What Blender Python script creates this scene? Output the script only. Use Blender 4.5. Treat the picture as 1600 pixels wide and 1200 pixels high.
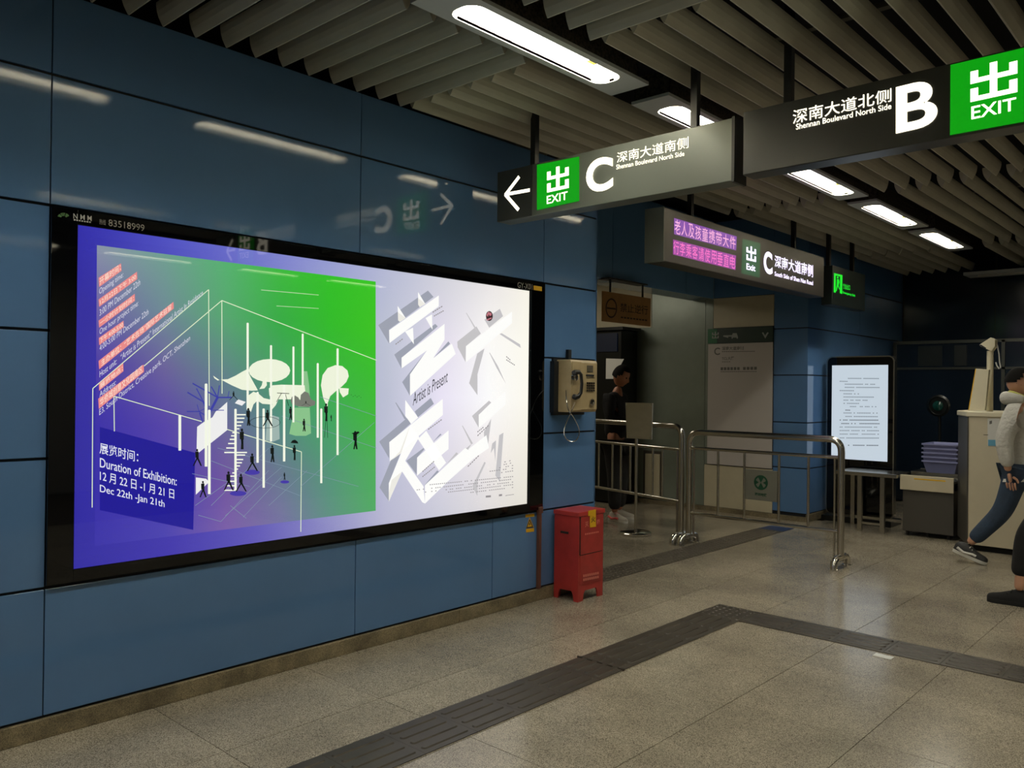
import bpy, bmesh, math, random
from mathutils import Vector, Matrix
from mathutils.geometry import tessellate_polygon
random.seed(7)
SC = bpy.context.scene
COL = SC.collection
for o in list(bpy.data.objects):
    bpy.data.objects.remove(o)

# ------------------------------------------------------------ camera, world, exposure
FPX, YAW, PITCH, ROLL, CAMH = 1283.94, .742269, .00547476, .011382, 1.5
_cy, _sy, _cp, _sp = math.cos(YAW), math.sin(YAW), math.cos(PITCH), math.sin(PITCH)
_fw = Vector((-_sy*_cp, _cy*_cp, _sp)); _r = Vector((_cy, _sy, 0)); _u = _r.cross(_fw)
_c, _s = math.cos(ROLL), math.sin(ROLL)
RIGHT = _c*_r + _s*_u; UP = _c*_u - _s*_r; FWD = _fw
EYE = Vector((0, 0, CAMH))
cd = bpy.data.cameras.new('camera'); cam = bpy.data.objects.new('camera', cd); COL.objects.link(cam)
cd.sensor_width = 36; cd.lens = FPX/1600*36; cd.clip_start = .05; cd.clip_end = 100
cam.matrix_world = Matrix.Translation(EYE) @ Matrix((RIGHT, UP, -FWD)).transposed().to_4x4()
SC.camera = cam
w = bpy.data.worlds.new('world'); SC.world = w; w.use_nodes = True
w.node_tree.nodes['Background'].inputs[0].default_value = (.55, .6, .62, 1)
w.node_tree.nodes['Background'].inputs[1].default_value = .02
SC.view_settings.view_transform = 'Standard'; SC.view_settings.look = 'None'
SC.view_settings.gamma = 1; SC.view_settings.use_curve_mapping = False
SC.view_settings.exposure = -.05
LAMP = 38.0            # radiance of the ceiling lamps
PASSLAMP = 9
SC.cycles.use_denoising = True
SC.cycles.max_bounces = 6; SC.cycles.diffuse_bounces = 4; SC.cycles.glossy_bounces = 4
SC.cycles.transmission_bounces = 4; SC.cycles.sample_clamp_indirect = 4
SC.cycles.caustics_reflective = False; SC.cycles.caustics_refractive = False

def ray(px, py):
    return FWD + RIGHT*((px-800)/FPX) - UP*((py-600)/FPX)
def onX(px, py, X):                       # measured photo point -> point on the plane x = X
    d = ray(px, py); return EYE + d*(X/d.x)
def onY(px, py, Y):
    d = ray(px, py); return EYE + d*(Y/d.y)
def onZ(px, py, Z=0.0):
    d = ray(px, py); return EYE + d*((Z-CAMH)/d.z)

# ------------------------------------------------------------ materials
def lin(c):
    c = c/255.0
    return c/12.92 if c <= .04045 else ((c+.055)/1.055)**2.4
def rgb(t): return (lin(t[0]), lin(t[1]), lin(t[2]), 1)
M = {}
def mat(name, col, rough=.5, metal=0.0, emit=0.0, spec=.5, noise=None, bump=None, coat=0, wear=None, alpha=None, trans=0, rand=0):
    m = bpy.data.materials.new(name); m.use_nodes = True; nt = m.node_tree; N = nt.nodes; L = nt.links
    b = N['Principled BSDF']
    b.inputs['Base Color'].default_value = rgb(col) if emit == 0 else (0.01, .01, .01, 1)
    b.inputs['Roughness'].default_value = rough; b.inputs['Metallic'].default_value = metal
    b.inputs['Specular IOR Level'].default_value = spec
    b.inputs['Coat Weight'].default_value = coat; b.inputs['Coat Roughness'].default_value = .04
    if trans: b.inputs['Transmission Weight'].default_value = trans
    if emit:
        b.inputs['Emission Color'].default_value = rgb(col); b.inputs['Emission Strength'].default_value = emit
    geo = N.new('ShaderNodeNewGeometry')
    src = None
    if noise:        # (scale, second colour, contrast low, contrast high)
        if noise[0] >= 300:      # stone chips: one random value per small cell
            t = N.new('ShaderNodeTexVoronoi'); t.inputs['Scale'].default_value = noise[0]
            sp = N.new('ShaderNodeSeparateColor'); L.new(t.outputs['Color'], sp.inputs['Color'])
            L.new(geo.outputs['Position'], t.inputs['Vector']); facout = sp.outputs['Red']
        else:
            t = N.new('ShaderNodeTexNoise'); t.inputs['Scale'].default_value = noise[0]; t.inputs['Detail'].default_value = 5
            L.new(geo.outputs['Position'], t.inputs['Vector']); facout = t.outputs['Fac']
        r = N.new('ShaderNodeValToRGB'); r.color_ramp.elements[0].position = noise[2]; r.color_ramp.elements[1].position = noise[3]
        r.color_ramp.elements[0].color = rgb(noise[1]); r.color_ramp.elements[1].color = rgb(col)
        L.new(facout, r.inputs['Fac']); src = r.outputs['Color']
    if wear:         # (scale, multiply colour low)  broad stains
        t2 = N.new('ShaderNodeTexNoise'); t2.inputs['Scale'].default_value = wear[0]; t2.inputs['Detail'].default_value = 6; t2.inputs['Roughness'].default_value = .65
        L.new(geo.outputs['Position'], t2.inputs['Vector'])
        r2 = N.new('ShaderNodeValToRGB'); r2.color_ramp.elements[0].position = .35; r2.color_ramp.elements[1].position = .62
        r2.color_ramp.elements[0].color = (wear[1],)*3 + (1,); r2.color_ramp.elements[1].color = (1, 1, 1, 1)
        L.new(t2.outputs['Fac'], r2.inputs['Fac'])
        mx = N.new('ShaderNodeMix'); mx.data_type = 'RGBA'; mx.blend_type = 'MULTIPLY'; mx.inputs['Factor'].default_value = 1
        if src: L.new(src, mx.inputs['A'])
        else: mx.inputs['A'].default_value = rgb(col)
        L.new(r2.outputs['Color'], mx.inputs['B']); src = mx.outputs['Result']
    if rand:
        oi = N.new('ShaderNodeObjectInfo'); mr = N.new('ShaderNodeMapRange')
        mr.inputs['To Min'].default_value = 1-rand; mr.inputs['To Max'].default_value = 1+rand
        L.new(oi.outputs['Random'], mr.inputs['Value'])
        mx = N.new('ShaderNodeMix'); mx.data_type = 'RGBA'; mx.blend_type = 'MULTIPLY'; mx.inputs['Factor'].default_value = 1
        if src: L.new(src, mx.inputs['A'])
        else: mx.inputs['A'].default_value = rgb(col)
        L.new(mr.outputs['Result'], mx.inputs['B']); src = mx.outputs['Result']
    if src: L.new(src, b.inputs['Base Color'])
    if bump:         # (scale, strength, distance)
        t = N.new('ShaderNodeTexNoise'); t.inputs['Scale'].default_value = bump[0]; t.inputs['Detail'].default_value = 2
        L.new(geo.outputs['Position'], t.inputs['Vector'])
        bp = N.new('ShaderNodeBump'); bp.inputs['Strength'].default_value = bump[1]; bp.inputs['Distance'].default_value = bump[2]
        L.new(t.outputs['Fac'], bp.inputs['Height']); L.new(bp.outputs['Normal'], b.inputs['Normal'])
    M[name] = m
    return m
def attr_mat(name, rough=.02):
    m = bpy.data.materials.new(name); m.use_nodes = True; nt = m.node_tree
    b = nt.nodes['Principled BSDF']; b.inputs['Base Color'].default_value = (.01, .01, .01, 1); b.inputs['Roughness'].default_value = rough
    a = nt.nodes.new('ShaderNodeAttribute'); a.attribute_name = 'print'
    nt.links.new(a.outputs['Color'], b.inputs['Emission Color']); b.inputs['Emission Strength'].default_value = 1
    M[name] = m
mat('blue_panel', (86, 124, 170), .06, spec=.5, wear=(.9, .9), bump=(1.1, .1, .012), rand=.02)
mat('blue_lit', (104, 146, 188), .1, bump=(1.1, .15, .012))  # panel blue with the header's missing lamp light put into the colour
mat('joint', (10, 16, 24), .8)
mat('stone_base', (150, 138, 110), .5, noise=(330, (96, 86, 66), 0, .8), wear=(5, .45))
mat('terrazzo', (176, 166, 146), .2, noise=(330, (90, 82, 68), .0, .75), wear=(1.3, .66), bump=(1.5, .05, .01), rand=.07)
mat('grout', (48, 40, 30), .8)
mat('black_void', (6, 7, 7), .9)
mat('slat', (196, 193, 178), .45, noise=(6, (188, 185, 170), .3, .7))
mat('pale_wall', (150, 150, 146), .6)
mat('slat_carrier', (70, 70, 64), .6)
mat('lamp_panel', (188, 190, 186), .45)
mat('lamp_tray', (76, 66, 54), .5, metal=.3, noise=(60, (36, 30, 24), .4, .6))
mat('lamp_glow', (255, 249, 230), .5, emit=LAMP)
mat('lamp_inside', (250, 244, 226), .4)
mat('lamp_tube', (255, 250, 235), .5, emit=LAMP*2.2)
mat('lamp_sticker', (250, 235, 40), .5, emit=1.0)
mat('frame_black', (5, 6, 8), .03, spec=.5)
mat('frame_edge', (60, 70, 76), .25, metal=.8)
attr_mat('print_gradient')
PRN = {}
def prn(col, k=1.0, rough=.02):
    key = (tuple(col), k)
    if key not in PRN:
        PRN[key] = mat('print_%d_%d_%d' % tuple(col), col, rough, emit=k)
    return PRN[key]
mat('sign_body', (104, 108, 98), .35, metal=.3)  # grey lightened so sign C's reflected light is in the colour
mat('sign_face', (58, 59, 54), .3)
mat('sign_green', (4, 150, 12), .2, emit=1.15)
mat('sign_white', (255, 246, 220), .4, emit=2.2)
mat('sign_cold', (236, 226, 255), .4, emit=1.8)
mat('steel_dark', (44, 44, 42), .4, metal=.5)
mat('led_body', (54, 48, 42), .38, metal=.3)
mat('led_purple', (150, 80, 190), .5, emit=.75)
mat('led_magenta', (176, 66, 176), .5, emit=.75)
mat('led_text', (255, 190, 225), .5, emit=1.0)
mat('led_text_pink', (255, 120, 205), .5, emit=1.0)
mat('dim_green', (26, 104, 62), .4, emit=.55)
mat('exit_green', (10, 225, 40), .4, emit=1.1)
mat('dark_housing', (20, 28, 28), .35)
mat('steel', (186, 182, 172), .22, metal=1, bump=(14, .05, .003))
mat('steel_flat', (190, 188, 176), .38, metal=.75, bump=(5, .5, .04))
mat('red_paint', (172, 54, 50), .34, wear=(9, .8))
mat('red_text', (222, 130, 116), .6)
mat('yellow_label', (226, 178, 24), .5)
mat('label_ink', (70, 52, 10), .6)
mat('orange_board', (176, 128, 66), .5, wear=(6, .8))
mat('board_ink', (52, 34, 14), .6)
mat('phone_beige', (178, 160, 122), .38, wear=(8, .85))
mat('phone_dark', (14, 20, 26), .5)
mat('rubber_black', (12, 15, 17), .35)
mat('chrome', (215, 212, 205), .15, metal=1)
mat('screen_grey', (80, 76, 66), .2)
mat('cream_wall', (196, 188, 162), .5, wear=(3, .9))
mat('metal_wall', (132, 142, 132), .3, metal=.25, bump=(1.0, .3, .03), wear=(1.2, .8))
mat('white_board', (188, 182, 178), .35)
mat('board_band', (28, 52, 42), .4)
mat('board_green', (22, 104, 62), .4)
mat('board_grey', (150, 156, 150), .5)
mat('ink', (104, 102, 98), .6)
mat('plate_grey', (112, 112, 102), .45)
mat('emblem_green', (16, 74, 50), .5)
mat('beige_cabinet', (200, 190, 164), .42, wear=(3, .93))
mat('grey_cabinet', (68, 65, 59), .45)
mat('cabinet_top', (214, 206, 180), .4)
mat('machine_black', (9, 12, 12), .3)
mat('machine_screen', (28, 44, 72), .3, emit=.12)
mat('paper', (205, 205, 200), .7)
mat('screen_light', (216, 230, 242), .3, emit=.82)
mat('screen_ink', (150, 166, 180), .3, emit=.6)
mat('screen_ink_dark', (96, 108, 122), .3, emit=.6)
mat('tray_blue', (128, 132, 174), .45)
mat('far_navy', (24, 34, 46), .14, bump=(.9, .3, .02))
mat('far_frame', (70, 72, 66), .35, metal=.4)
mat('teal_glint', (16, 56, 50), .15)  # teal glint put into the colour of the lens
mat('tactile', (60, 54, 45), .4, wear=(7, .7))
mat('tactile_dots', (84, 77, 66), .35, metal=.3)
mat('blue_marker', (36, 52, 88), .5)
mat('brown_pipe', (92, 58, 46), .5)
mat('skin', (198, 150, 122), .5)
mat('skin_tan', (165, 112, 84), .5)
mat('hair', (16, 14, 13), .9, spec=.2)
mat('hoodie', (200, 198, 190), .85, bump=(26, .6, .02), wear=(4, .88))
mat('hoodie_lining', (196, 198, 110), .8)
mat('jeans', (44, 62, 84), .8, bump=(30, .5, .01), wear=(8, .7))
mat('black_cloth', (13, 13, 14), .85, bump=(24, .4, .01))
mat('sneaker_black', (22, 22, 22), .6)
mat('sole_white', (205, 203, 195), .6)
mat('suede_black', (10, 10, 10), .9)
mat('sneaker_grey', (178, 172, 160), .6)
mat('sneaker_coral', (214, 84, 84), .6)
mat('blue_tape', (96, 160, 190), .5)
mat('dark_seam', (30, 28, 24), .7)

# ------------------------------------------------------------ mesh helpers
def link(o, parent=None):
    COL.objects.link(o)
    if parent:
        o.parent = parent
        o.matrix_parent_inverse = Matrix.Translation(-Vector(parent.location)) if parent.type == 'EMPTY' else Matrix.Identity(4)
    return o
def tag(o, label=None, cat=None, group=None, kind=None):
    if label: o['label'] = label
    if cat: o['category'] = cat
    if group: o['group'] = group
    if kind: o['kind'] = kind
    return o
def thing(name, loc, label, cat, group=None):
    e = bpy.data.objects.new(name, None); e.empty_display_size = .05; e.location = loc
    COL.objects.link(e); return tag(e, label, cat, group)

class MB:
    def __init__(s): s.v = []; s.f = []
    def add(s, vs, fs):
        n = len(s.v); s.v += [tuple(v) for v in vs]; s.f += [tuple(n+i for i in f) for f in fs]; return s
    def box(s, x0, x1, y0, y1, z0, z1):
        vs = [(x, y, z) for z in (z0, z1) for y in (y0, y1) for x in (x0, x1)]
        return s.add(vs, [(0, 2, 3, 1), (4, 5, 7, 6), (0, 1, 5, 4), (2, 6, 7, 3), (0, 4, 6, 2), (1, 3, 7, 5)])
    def obox(s, mtx, sx, sy, sz):
        vs = [mtx @ Vector((x*sx/2, y*sy/2, z*sz/2)) for z in (-1, 1) for y in (-1, 1) for x in (-1, 1)]
        return s.add(vs, [(0, 2, 3, 1), (4, 5, 7, 6), (0, 1, 5, 4), (2, 6, 7, 3), (0, 4, 6, 2), (1, 3, 7, 5)])
    def tube(s, pts, r, n=10, cap=True):
        pts = [Vector(p) for p in pts]; rings = []
        rr = r if isinstance(r, (list, tuple)) else [r]*len(pts)
        up = None
        for i, p in enumerate(pts):
            a = pts[max(i-1, 0)]; b = pts[min(i+1, len(pts)-1)]; t = (b-a).normalized()
            if up is None:
                up = Vector((0, 0, 1)) if abs(t.z) < .9 else Vector((1, 0, 0))
            x = t.cross(up)
            if x.length < 1e-4: x = t.orthogonal()
            x.normalize(); y = x.cross(t).normalized(); up = y
            rings.append([p + rr[i]*(math.cos(2*math.pi*k/n)*x + math.sin(2*math.pi*k/n)*y) for k in range(n)])
        vs = [v for R_ in rings for v in R_]; fs = []
        for i in range(len(pts)-1):
            for k in range(n):
                k2 = (k+1) % n
                fs.append((i*n+k, (i+1)*n+k, (i+1)*n+k2, i*n+k2))
        if cap: fs += [tuple(range(n)), tuple(reversed(range((len(pts)-1)*n, len(pts)*n)))]
        return s.add(vs, fs)
    def lathe(s, prof, c=(0, 0, 0), n=24):
        c = Vector(c); vs = []
        for r, z in prof:
            vs += [c + Vector((r*math.cos(2*math.pi*k/n), r*math.sin(2*math.pi*k/n), z)) for k in range(n)]
        fs = [(i*n+k, i*n+(k+1) % n, (i+1)*n+(k+1) % n, (i+1)*n+k) for i in range(len(prof)-1) for k in range(n)]
        fs += [tuple(reversed(range(n))), tuple(range((len(prof)-1)*n, len(prof)*n))]
        return s.add(vs, fs)
    def prism(s, poly, off):            # poly: 3D points (planar), extruded by vector off
        poly = [Vector(p) for p in poly]; n = len(poly); off = Vector(off)
        tri = tessellate_polygon([poly])
        vs = poly + [p+off for p in poly]
        fs = [tuple(t) for t in tri] + [tuple(n+i for i in reversed(t)) for t in tri]
        fs += [(i, (i+1) % n, n+(i+1) % n, n+i) for i in range(n)]
        return s.add(vs, fs)
    def poly(s, pts):
        pts = [Vector(p) for p in pts]
        return s.add(pts, [tuple(t) for t in tessellate_polygon([pts])])
    def build(s, name, m, parent=None, smooth=False, bevel=0, fix=True):
        me = bpy.data.meshes.new(name); me.from_pydata(s.v, [], s.f)
        if fix and s.f:
            bm = bmesh.new(); bm.from_mesh(me); bmesh.ops.recalc_face_normals(bm, faces=bm.faces); bm.to_mesh(me); bm.free()
        me.materials.append(M[m] if isinstance(m, str) else m)
        if smooth:
            for p in me.polygons: p.use_smooth = True
            try: me.set_sharp_from_angle(angle=math.radians(40))
            except Exception: pass
        o = bpy.data.objects.new(name, me); link(o, parent)
        if bevel:
            b = o.modifiers.new('bevel', 'BEVEL'); b.width = bevel; b.segments = 2; b.limit_method = 'ANGLE'
        return o

def rounded(x0, x1, y0, y1, r, n=5):
    out = []
    for cx, cy, a in ((x1-r, y1-r, 0), (x0+r, y1-r, 90), (x0+r, y0+r, 180), (x1-r, y0+r, 270)):
        for k in range(n+1):
            t = math.radians(a+90*k/n); out.append((cx+r*math.cos(t), cy+r*math.sin(t)))
    return out
def rail_path(pts, r, n=5):              # polyline with rounded corners
    pts = [Vector(p) for p in pts]; out = [pts[0]]
    for i in range(1, len(pts)-1):
        a = (pts[i-1]-pts[i]).normalized(); b = (pts[i+1]-pts[i]).normalized()
        for k in range(n+1):
            t = k/n; p0 = pts[i]+a*r; p2 = pts[i]+b*r
            out.append(p0*(1-t)**2 + pts[i]*2*t*(1-t) + p2*t*t)
    return out + [pts[-1]]

# lettering: flat glyph meshes fitted on a plane given by three corners
_tc = {}
def glyphs(s, bold=0.0):
    k = (s, bold)
    if k in _tc: return _tc[k]
    c = bpy.data.curves.new('t', 'FONT'); c.body = s; c.resolution_u = 6 if len(s) == 1 and s.isascii() else 3; c.offset = bold
    o = bpy.data.objects.new('t', c); COL.objects.link(o)
    dg = bpy.context.evaluated_depsgraph_get(); dg.update()
    me = bpy.data.meshes.new_from_object(o.evaluated_get(dg))
    vs = [(v.co.x, v.co.y) for v in me.vertices]; fs = [tuple(p.vertices) for p in me.polygons]
    bpy.data.objects.remove(o); bpy.data.curves.remove(c); bpy.data.meshes.remove(me)
    if not vs: vs = [(0, 0), (1, 0), (1, 1)]; fs = [(0, 1, 2)]
    x0 = min(v[0] for v in vs); x1 = max(v[0] for v in vs); y0 = min(v[1] for v in vs); y1 = max(v[1] for v in vs)
    vs = [((a-x0)/(x1-x0), (b-y0)/(y1-y0)) for a, b in vs]
    _tc[k] = (vs, fs); return _tc[k]
def text_on(mb, s, bl, br, tl, nrm, lift=.001, bold=0.0, tr=None):
    bl, br, tl = Vector(bl), Vector(br), Vector(tl); tr = Vector(tr) if tr else br+tl-bl
    vs, fs = glyphs(s, bold); L = Vector(nrm)*lift
    mb.add([bl*(1-a)*(1-b)+br*a*(1-b)+tl*(1-a)*b+tr*a*b+L for a, b in vs], fs); return mb
CHU = [(.42, 0, .58, 1), (0, .52, 1, .66), (0, .52, .17, .88), (.83, .52, 1, .88), (0, 0, 1, .14), (0, 0, .17, .38), (.83, 0, 1, .38)]
def rects_on(mb, rects, bl, br, tl, nrm, lift=.001):
    bl, br, tl = Vector(bl), Vector(br), Vector(tl); L = Vector(nrm)*lift
    for a0, b0, a1, b1 in rects:
        mb.add([bl+(br-bl)*a+(tl-bl)*b+L for a, b in ((a0, b0), (a1, b0), (a1, b1), (a0, b1))], [(0, 1, 2, 3)])
    return mb
def chu_on(mb, bl, br, tl, nrm, lift=.001):    # the exit character built from bars, non overlapping
    R_ = [(.42, 0.14, .58, .52), (.42, .66, .58, 1), (0, .52, 1, .66), (0, .66, .17, .88), (.83, .66, 1, .88), (0, 0, 1, .14), (0, .14, .17, .38), (.83, .14, 1, .38)]
    return rects_on(mb, R_, bl, br, tl, nrm, lift)

# ------------------------------------------------------------ key dimensions
WX = -3.8                 # face of the left wall
Y1 = 5.10                 # its far end
PY = 9.264                # face of the passage wall
PX = -3.885               # corner of that wall, its side runs on to the far wall
YF = 12.6                 # far wall
ZS = 3.155                # slat undersides
HX = -5.09                # header face over the passage
ROWS = [.09, .633, 1.181, 1.724, 2.255, 2.812, 3.175]

# ------------------------------------------------------------ floor
fl = MB().box(-9, 4.6, -4, YF+.3, -.12, -.012).build('floor', 'grout'); fl['kind'] = 'structure'
tile_mesh = {}
def floor_tile(x0, x1, y0, y1):
    k = (round(x1-x0, 3), round(y1-y0, 3)); g = .0018
    if k not in tile_mesh:
        o = MB().box(g, x1-x0-g, g, y1-y0-g, -.012, 0).build('floor_tile', 'terrazzo', fl); tile_mesh[k] = o.data
    else:
        o = bpy.data.objects.new('floor_tile', tile_mesh[k]); link(o, fl)
    o.location = (x0, y0, 0)
xs = [-3.8, -3.135, -2.515, -1.895, -1.28, -.66, -.04, .58, 1.2, 1.82]
xw = [-8.14, -7.52, -6.9, -6.28, -5.66, -5.04, -4.42, -3.8]
ys = []
y = 1.70-1.95*2
while y < YF:
    ys += [y, y+.8]; y += 1.95
ys = [q for q in ys if q < YF-.2]+[YF]
for i in range(len(ys)-1):
    for j in range(len(xs)-1):
        if ys[i+1] > 0: floor_tile(xs[j], xs[j+1], ys[i], ys[i+1])
    for j in range(len(xw)-1):
        if ys[i+1] > 5.3 and ys[i] < PY and j > 1: floor_tile(xw[j], xw[j+1], ys[i], ys[i+1])

# ------------------------------------------------------------ ceiling
ce = MB().box(-9, 4.6, -4, YF+.3, 3.75, 3.85).build('ceiling', 'black_void'); ce['kind'] = 'structure'
def slat_mesh(L):        # teardrop baffle: sharp below, swelling upwards, cut square at both ends
    sec = [(-.003, 0), (-.012, .014), (-.023, .034), (-.031, .058), (-.035, .084), (-.035, .1)]
    sec = [(a, b) for a, b in sec]+[(-a, b) for a, b in reversed(sec)]
    return MB().prism([(0, a, b) for a, b in sec], (L, 0, 0))
slm = {}
def slat(L, x, y, along_y):
    k = round(L, 3)
    if k not in slm:
        o = slat_mesh(L).build('slat', 'slat', ce); slm[k] = o.data
    else:
        o = bpy.data.objects.new('slat', slm[k]); link(o, ce)
    o.location = (x, y, ZS)
    if along_y: o.rotation_euler = (0, 0, math.pi/2)
# first field: slats across the room
k = 0
while True:
    yy = 3.105-.1571*k
    if yy < .3: break
    slat(.985, -3.765, yy, False)
    slat(2.62, -2.37, yy, False)
    k += 1
for sh, (ya, yb) in ((0, (3.17, 7.06)), (.03, (7.16, 10.28)), (0, (10.38, 12.3))):
    x = -3.735+sh
    while x < -2.78: slat(yb-ya, x, ya, True); x += .163
    x = -2.33+sh*2.7
    while x < 1.3: slat(yb-ya, x, ya, True); x += .163
cr = MB()
for yy in (3.9, 5.1, 6.3, 8.0, 9.4, 11.2):
    cr.box(-2.36, 1.4, yy-.02, yy+.02, ZS+.102, ZS+.13); cr.box(-3.76, -2.8, yy-.02, yy+.02, ZS+.102, ZS+.13)
for xx in (-3.5, -3.0, -2.1, -1.2, -.3, .2): cr.box(xx-.02, xx+.02, .3, 3.12, ZS+.102, ZS+.13)
cr.build('carrier_rail', 'slat_carrier', ce)

def lamp(x0, y0, name_label, lit=True, parts=True):
    W_, L_ = .25, 1.475
    t = thing('ceiling_lamp', (x0+W_/2, y0+L_/2, ZS), name_label, 'ceiling lamp', 'recessed lamps in the ceiling rows')
    inner = [(x, y) for x, y in rounded(x0+.04, x0+W_-.04, y0+.17, y0+L_-.17, .07, 6)]
    bm = bmesh.new()
    ov = [bm.verts.new((a, b, ZS)) for a, b in ((x0, y0), (x0+W_, y0), (x0+W_, y0+L_), (x0, y0+L_))]
    iv = [bm.verts.new((a, b, ZS)) for a, b in inner]
    es = [bm.edges.new((ov[i], ov[(i+1) % 4])) for i in range(4)] + [bm.edges.new((iv[i], iv[(i+1) % len(iv)])) for i in range(len(iv))]
    bmesh.ops.triangle_fill(bm, edges=es, use_beauty=True)
    r = bmesh.ops.extrude_face_region(bm, geom=bm.faces[:])
    bmesh.ops.translate(bm, verts=[v for v in r['geom'] if isinstance(v, bmesh.types.BMVert)], vec=(0, 0, .018))
    bmesh.ops.recalc_face_normals(bm, faces=bm.faces)
    me = bpy.data.meshes.new('panel'); bm.to_mesh(me); bm.free(); me.materials.append(M['lamp_panel'])
    link(bpy.data.objects.new('panel', me), t)
    # reflector walls
    n = len(inner); mb = MB()
    mb.add([(a, b, ZS+.004) for a, b in inner]+[(a, b, ZS+.105) for a, b in inner], [(i, (i+1) % n, n+(i+1) % n, n+i) for i in range(n)])
    mb.build('reflector', 'lamp_inside', t, fix=False)
    MB().poly([(a, b, ZS+.104) for a, b in inner]).build('diffuser', 'lamp_glow', t, fix=False)
    MB().tube([(x0+W_/2, y0+.2, ZS+.075), (x0+W_/2, y0+L_-.24, ZS+.075)], .008, 8).build('tube', 'lamp_tube', t)
    MB().box(x0+.10, x0+.15, y0+L_-.36, y0+L_-.30, ZS+.058, ZS+.062).build('sticker', 'lamp_sticker', t)
    h = MB()
    h.box(x0+.012, x0+W_-.005, y0+.02, y0+L_-.1, ZS+.106, ZS+.16)
    h.box(x0+W_-.009, x0+W_-.005, y0+.02, y0+L_-.1, ZS+.018, ZS+.106).box(x0+.012, x0+.016, y0+.02, y0+L_-.1, ZS+.018, ZS+.106)
    h.box(x0+.012, x0+W_-.005, y0+.02, y0+.026, ZS+.018, ZS+.106).box(x0+.012, x0+W_-.005, y0+L_-.106, y0+L_-.1, ZS+.018, ZS+.106)
    h.build('tray', 'lamp_tray', t)
    hp = MB()
    for kx in range(34):
        for kz in range(2):
            yy = y0+.08+kx*.036+kz*.018
            hp.box(x0+W_-.0052, x0+W_-.003, yy, yy+.008, ZS+.07+kz*.035, ZS+.078+kz*.035)
    hp.build('perforation', 'black_void', t)['kind'] = 'stuff'
    return t
posn = ['two bays behind the viewer', 'just behind the viewer', 'largest and nearest to the viewer, above the left wall slats', 'partly hidden behind the black arrow sign with the letter C',
        'just under the black sign with the letter B', 'second last towards the far dark wall', 'farthest lit one before the dark far wall']
for i in range(-3, 5):
    y0 = 2.295+1.675*i
    nm = {-3: 'lit ceiling lamp first in the row over the tactile strip, behind the viewer', -2: 'lit ceiling lamp second in the row over the tactile strip, behind the viewer', -1: 'lit ceiling lamp before the large one, above the slats by the blue wall', 0: 'large lit ceiling lamp above the slats next to the blue wall, biggest of the row',
          1: 'lit ceiling lamp partly hidden by the top of the letter C sign', 2: 'lit ceiling lamp showing just below the letter B sign',
          3: 'lit ceiling lamp between the one below the letter B sign and the smallest one', 4: 'smallest lit ceiling lamp, last of the row towards the dark far wall'}[i]
    lamp(-2.725, y0, nm)
for r_, x_ in enumerate((.2, 3.1)):
    for i in range(-3, 5 if r_ == 0 else 4):
        lamp(x_, 2.295+1.675*i, 'lit ceiling lamp number %s in the %s row away from the blue wall' % (('one', 'two', 'three', 'four', 'five', 'six', 'seven', 'eight')[i+3], ('second', 'third')[r_]))
# unlit fitting far right
t = thing('lamp_fitting', (-2.2, 12.2, 3.06), 'unlit grey ceiling light fitting running crosswise under the last slats by the far wall', 'ceiling lamp')
MB().box(-2.95, -1.2, 12.0, 12.35, 3.06, 3.1).build('panel', 'lamp_panel', t, bevel=.004)
MB().box(-2.8, -1.35, 12.1, 12.25, 3.045, 3.06).build('tray', 'slat', t)
MB().tube([(-2.6, 12.17, 3.1), (-2.6, 12.17, 3.75)], .01).tube([(-1.5, 12.17, 3.1), (-1.5, 12.17, 3.75)], .01).build('hanger', 'steel_dark', t)

# ------------------------------------------------------------ walls
def panels_x(parent, X, cols, rows, m, side=1, th=.012, g=.004, gz=.012):
    """cladding panels on a wall facing +x"""
    for (ya, yb) in cols:
        for (za, zb) in rows:
            MB().box(X-th, X, ya+g/2, yb-g/2, za+gz/2, zb-gz/2).build('wall_panel', m, parent, bevel=.0015)
def pairs(a): return list(zip(a[:-1], a[1:]))
wl = MB().box(-4.3, WX-.012, -4, Y1-.012, 0, 3.175).build('wall_left', 'joint'); wl['kind'] = 'structure'
rows = pairs(ROWS)
panels_x(wl, WX, [(-1.99, -.38), (-.38, 1.235)], rows, 'blue_panel', g=.005)
panels_x(wl, WX, [(1.235, 2.85), (2.85, 4.465)], rows[4:], 'blue_panel', g=.005)
panels_x(wl, WX, [(1.235, 2.847), (2.847, 3.968), (3.968, 4.465)], rows[:1], 'blue_panel', g=.005)
panels_x(wl, WX, [(4.465, Y1)], rows, 'blue_panel', g=.005)
MB().box(-4.3, WX, Y1-.012, Y1, .09, 3.175).build('end_panel', 'blue_panel', wl)
bb = MB().box(-4.25, WX+.012, -4, 3.655, 0, .084).build('baseboard_left', 'stone_base', bevel=.003); bb['kind'] = 'structure'
MB().box(-4.25, WX+.012, 3.658, Y1, 0, .084).build('stone_block', 'stone_base', bb, bevel=.003)
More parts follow.
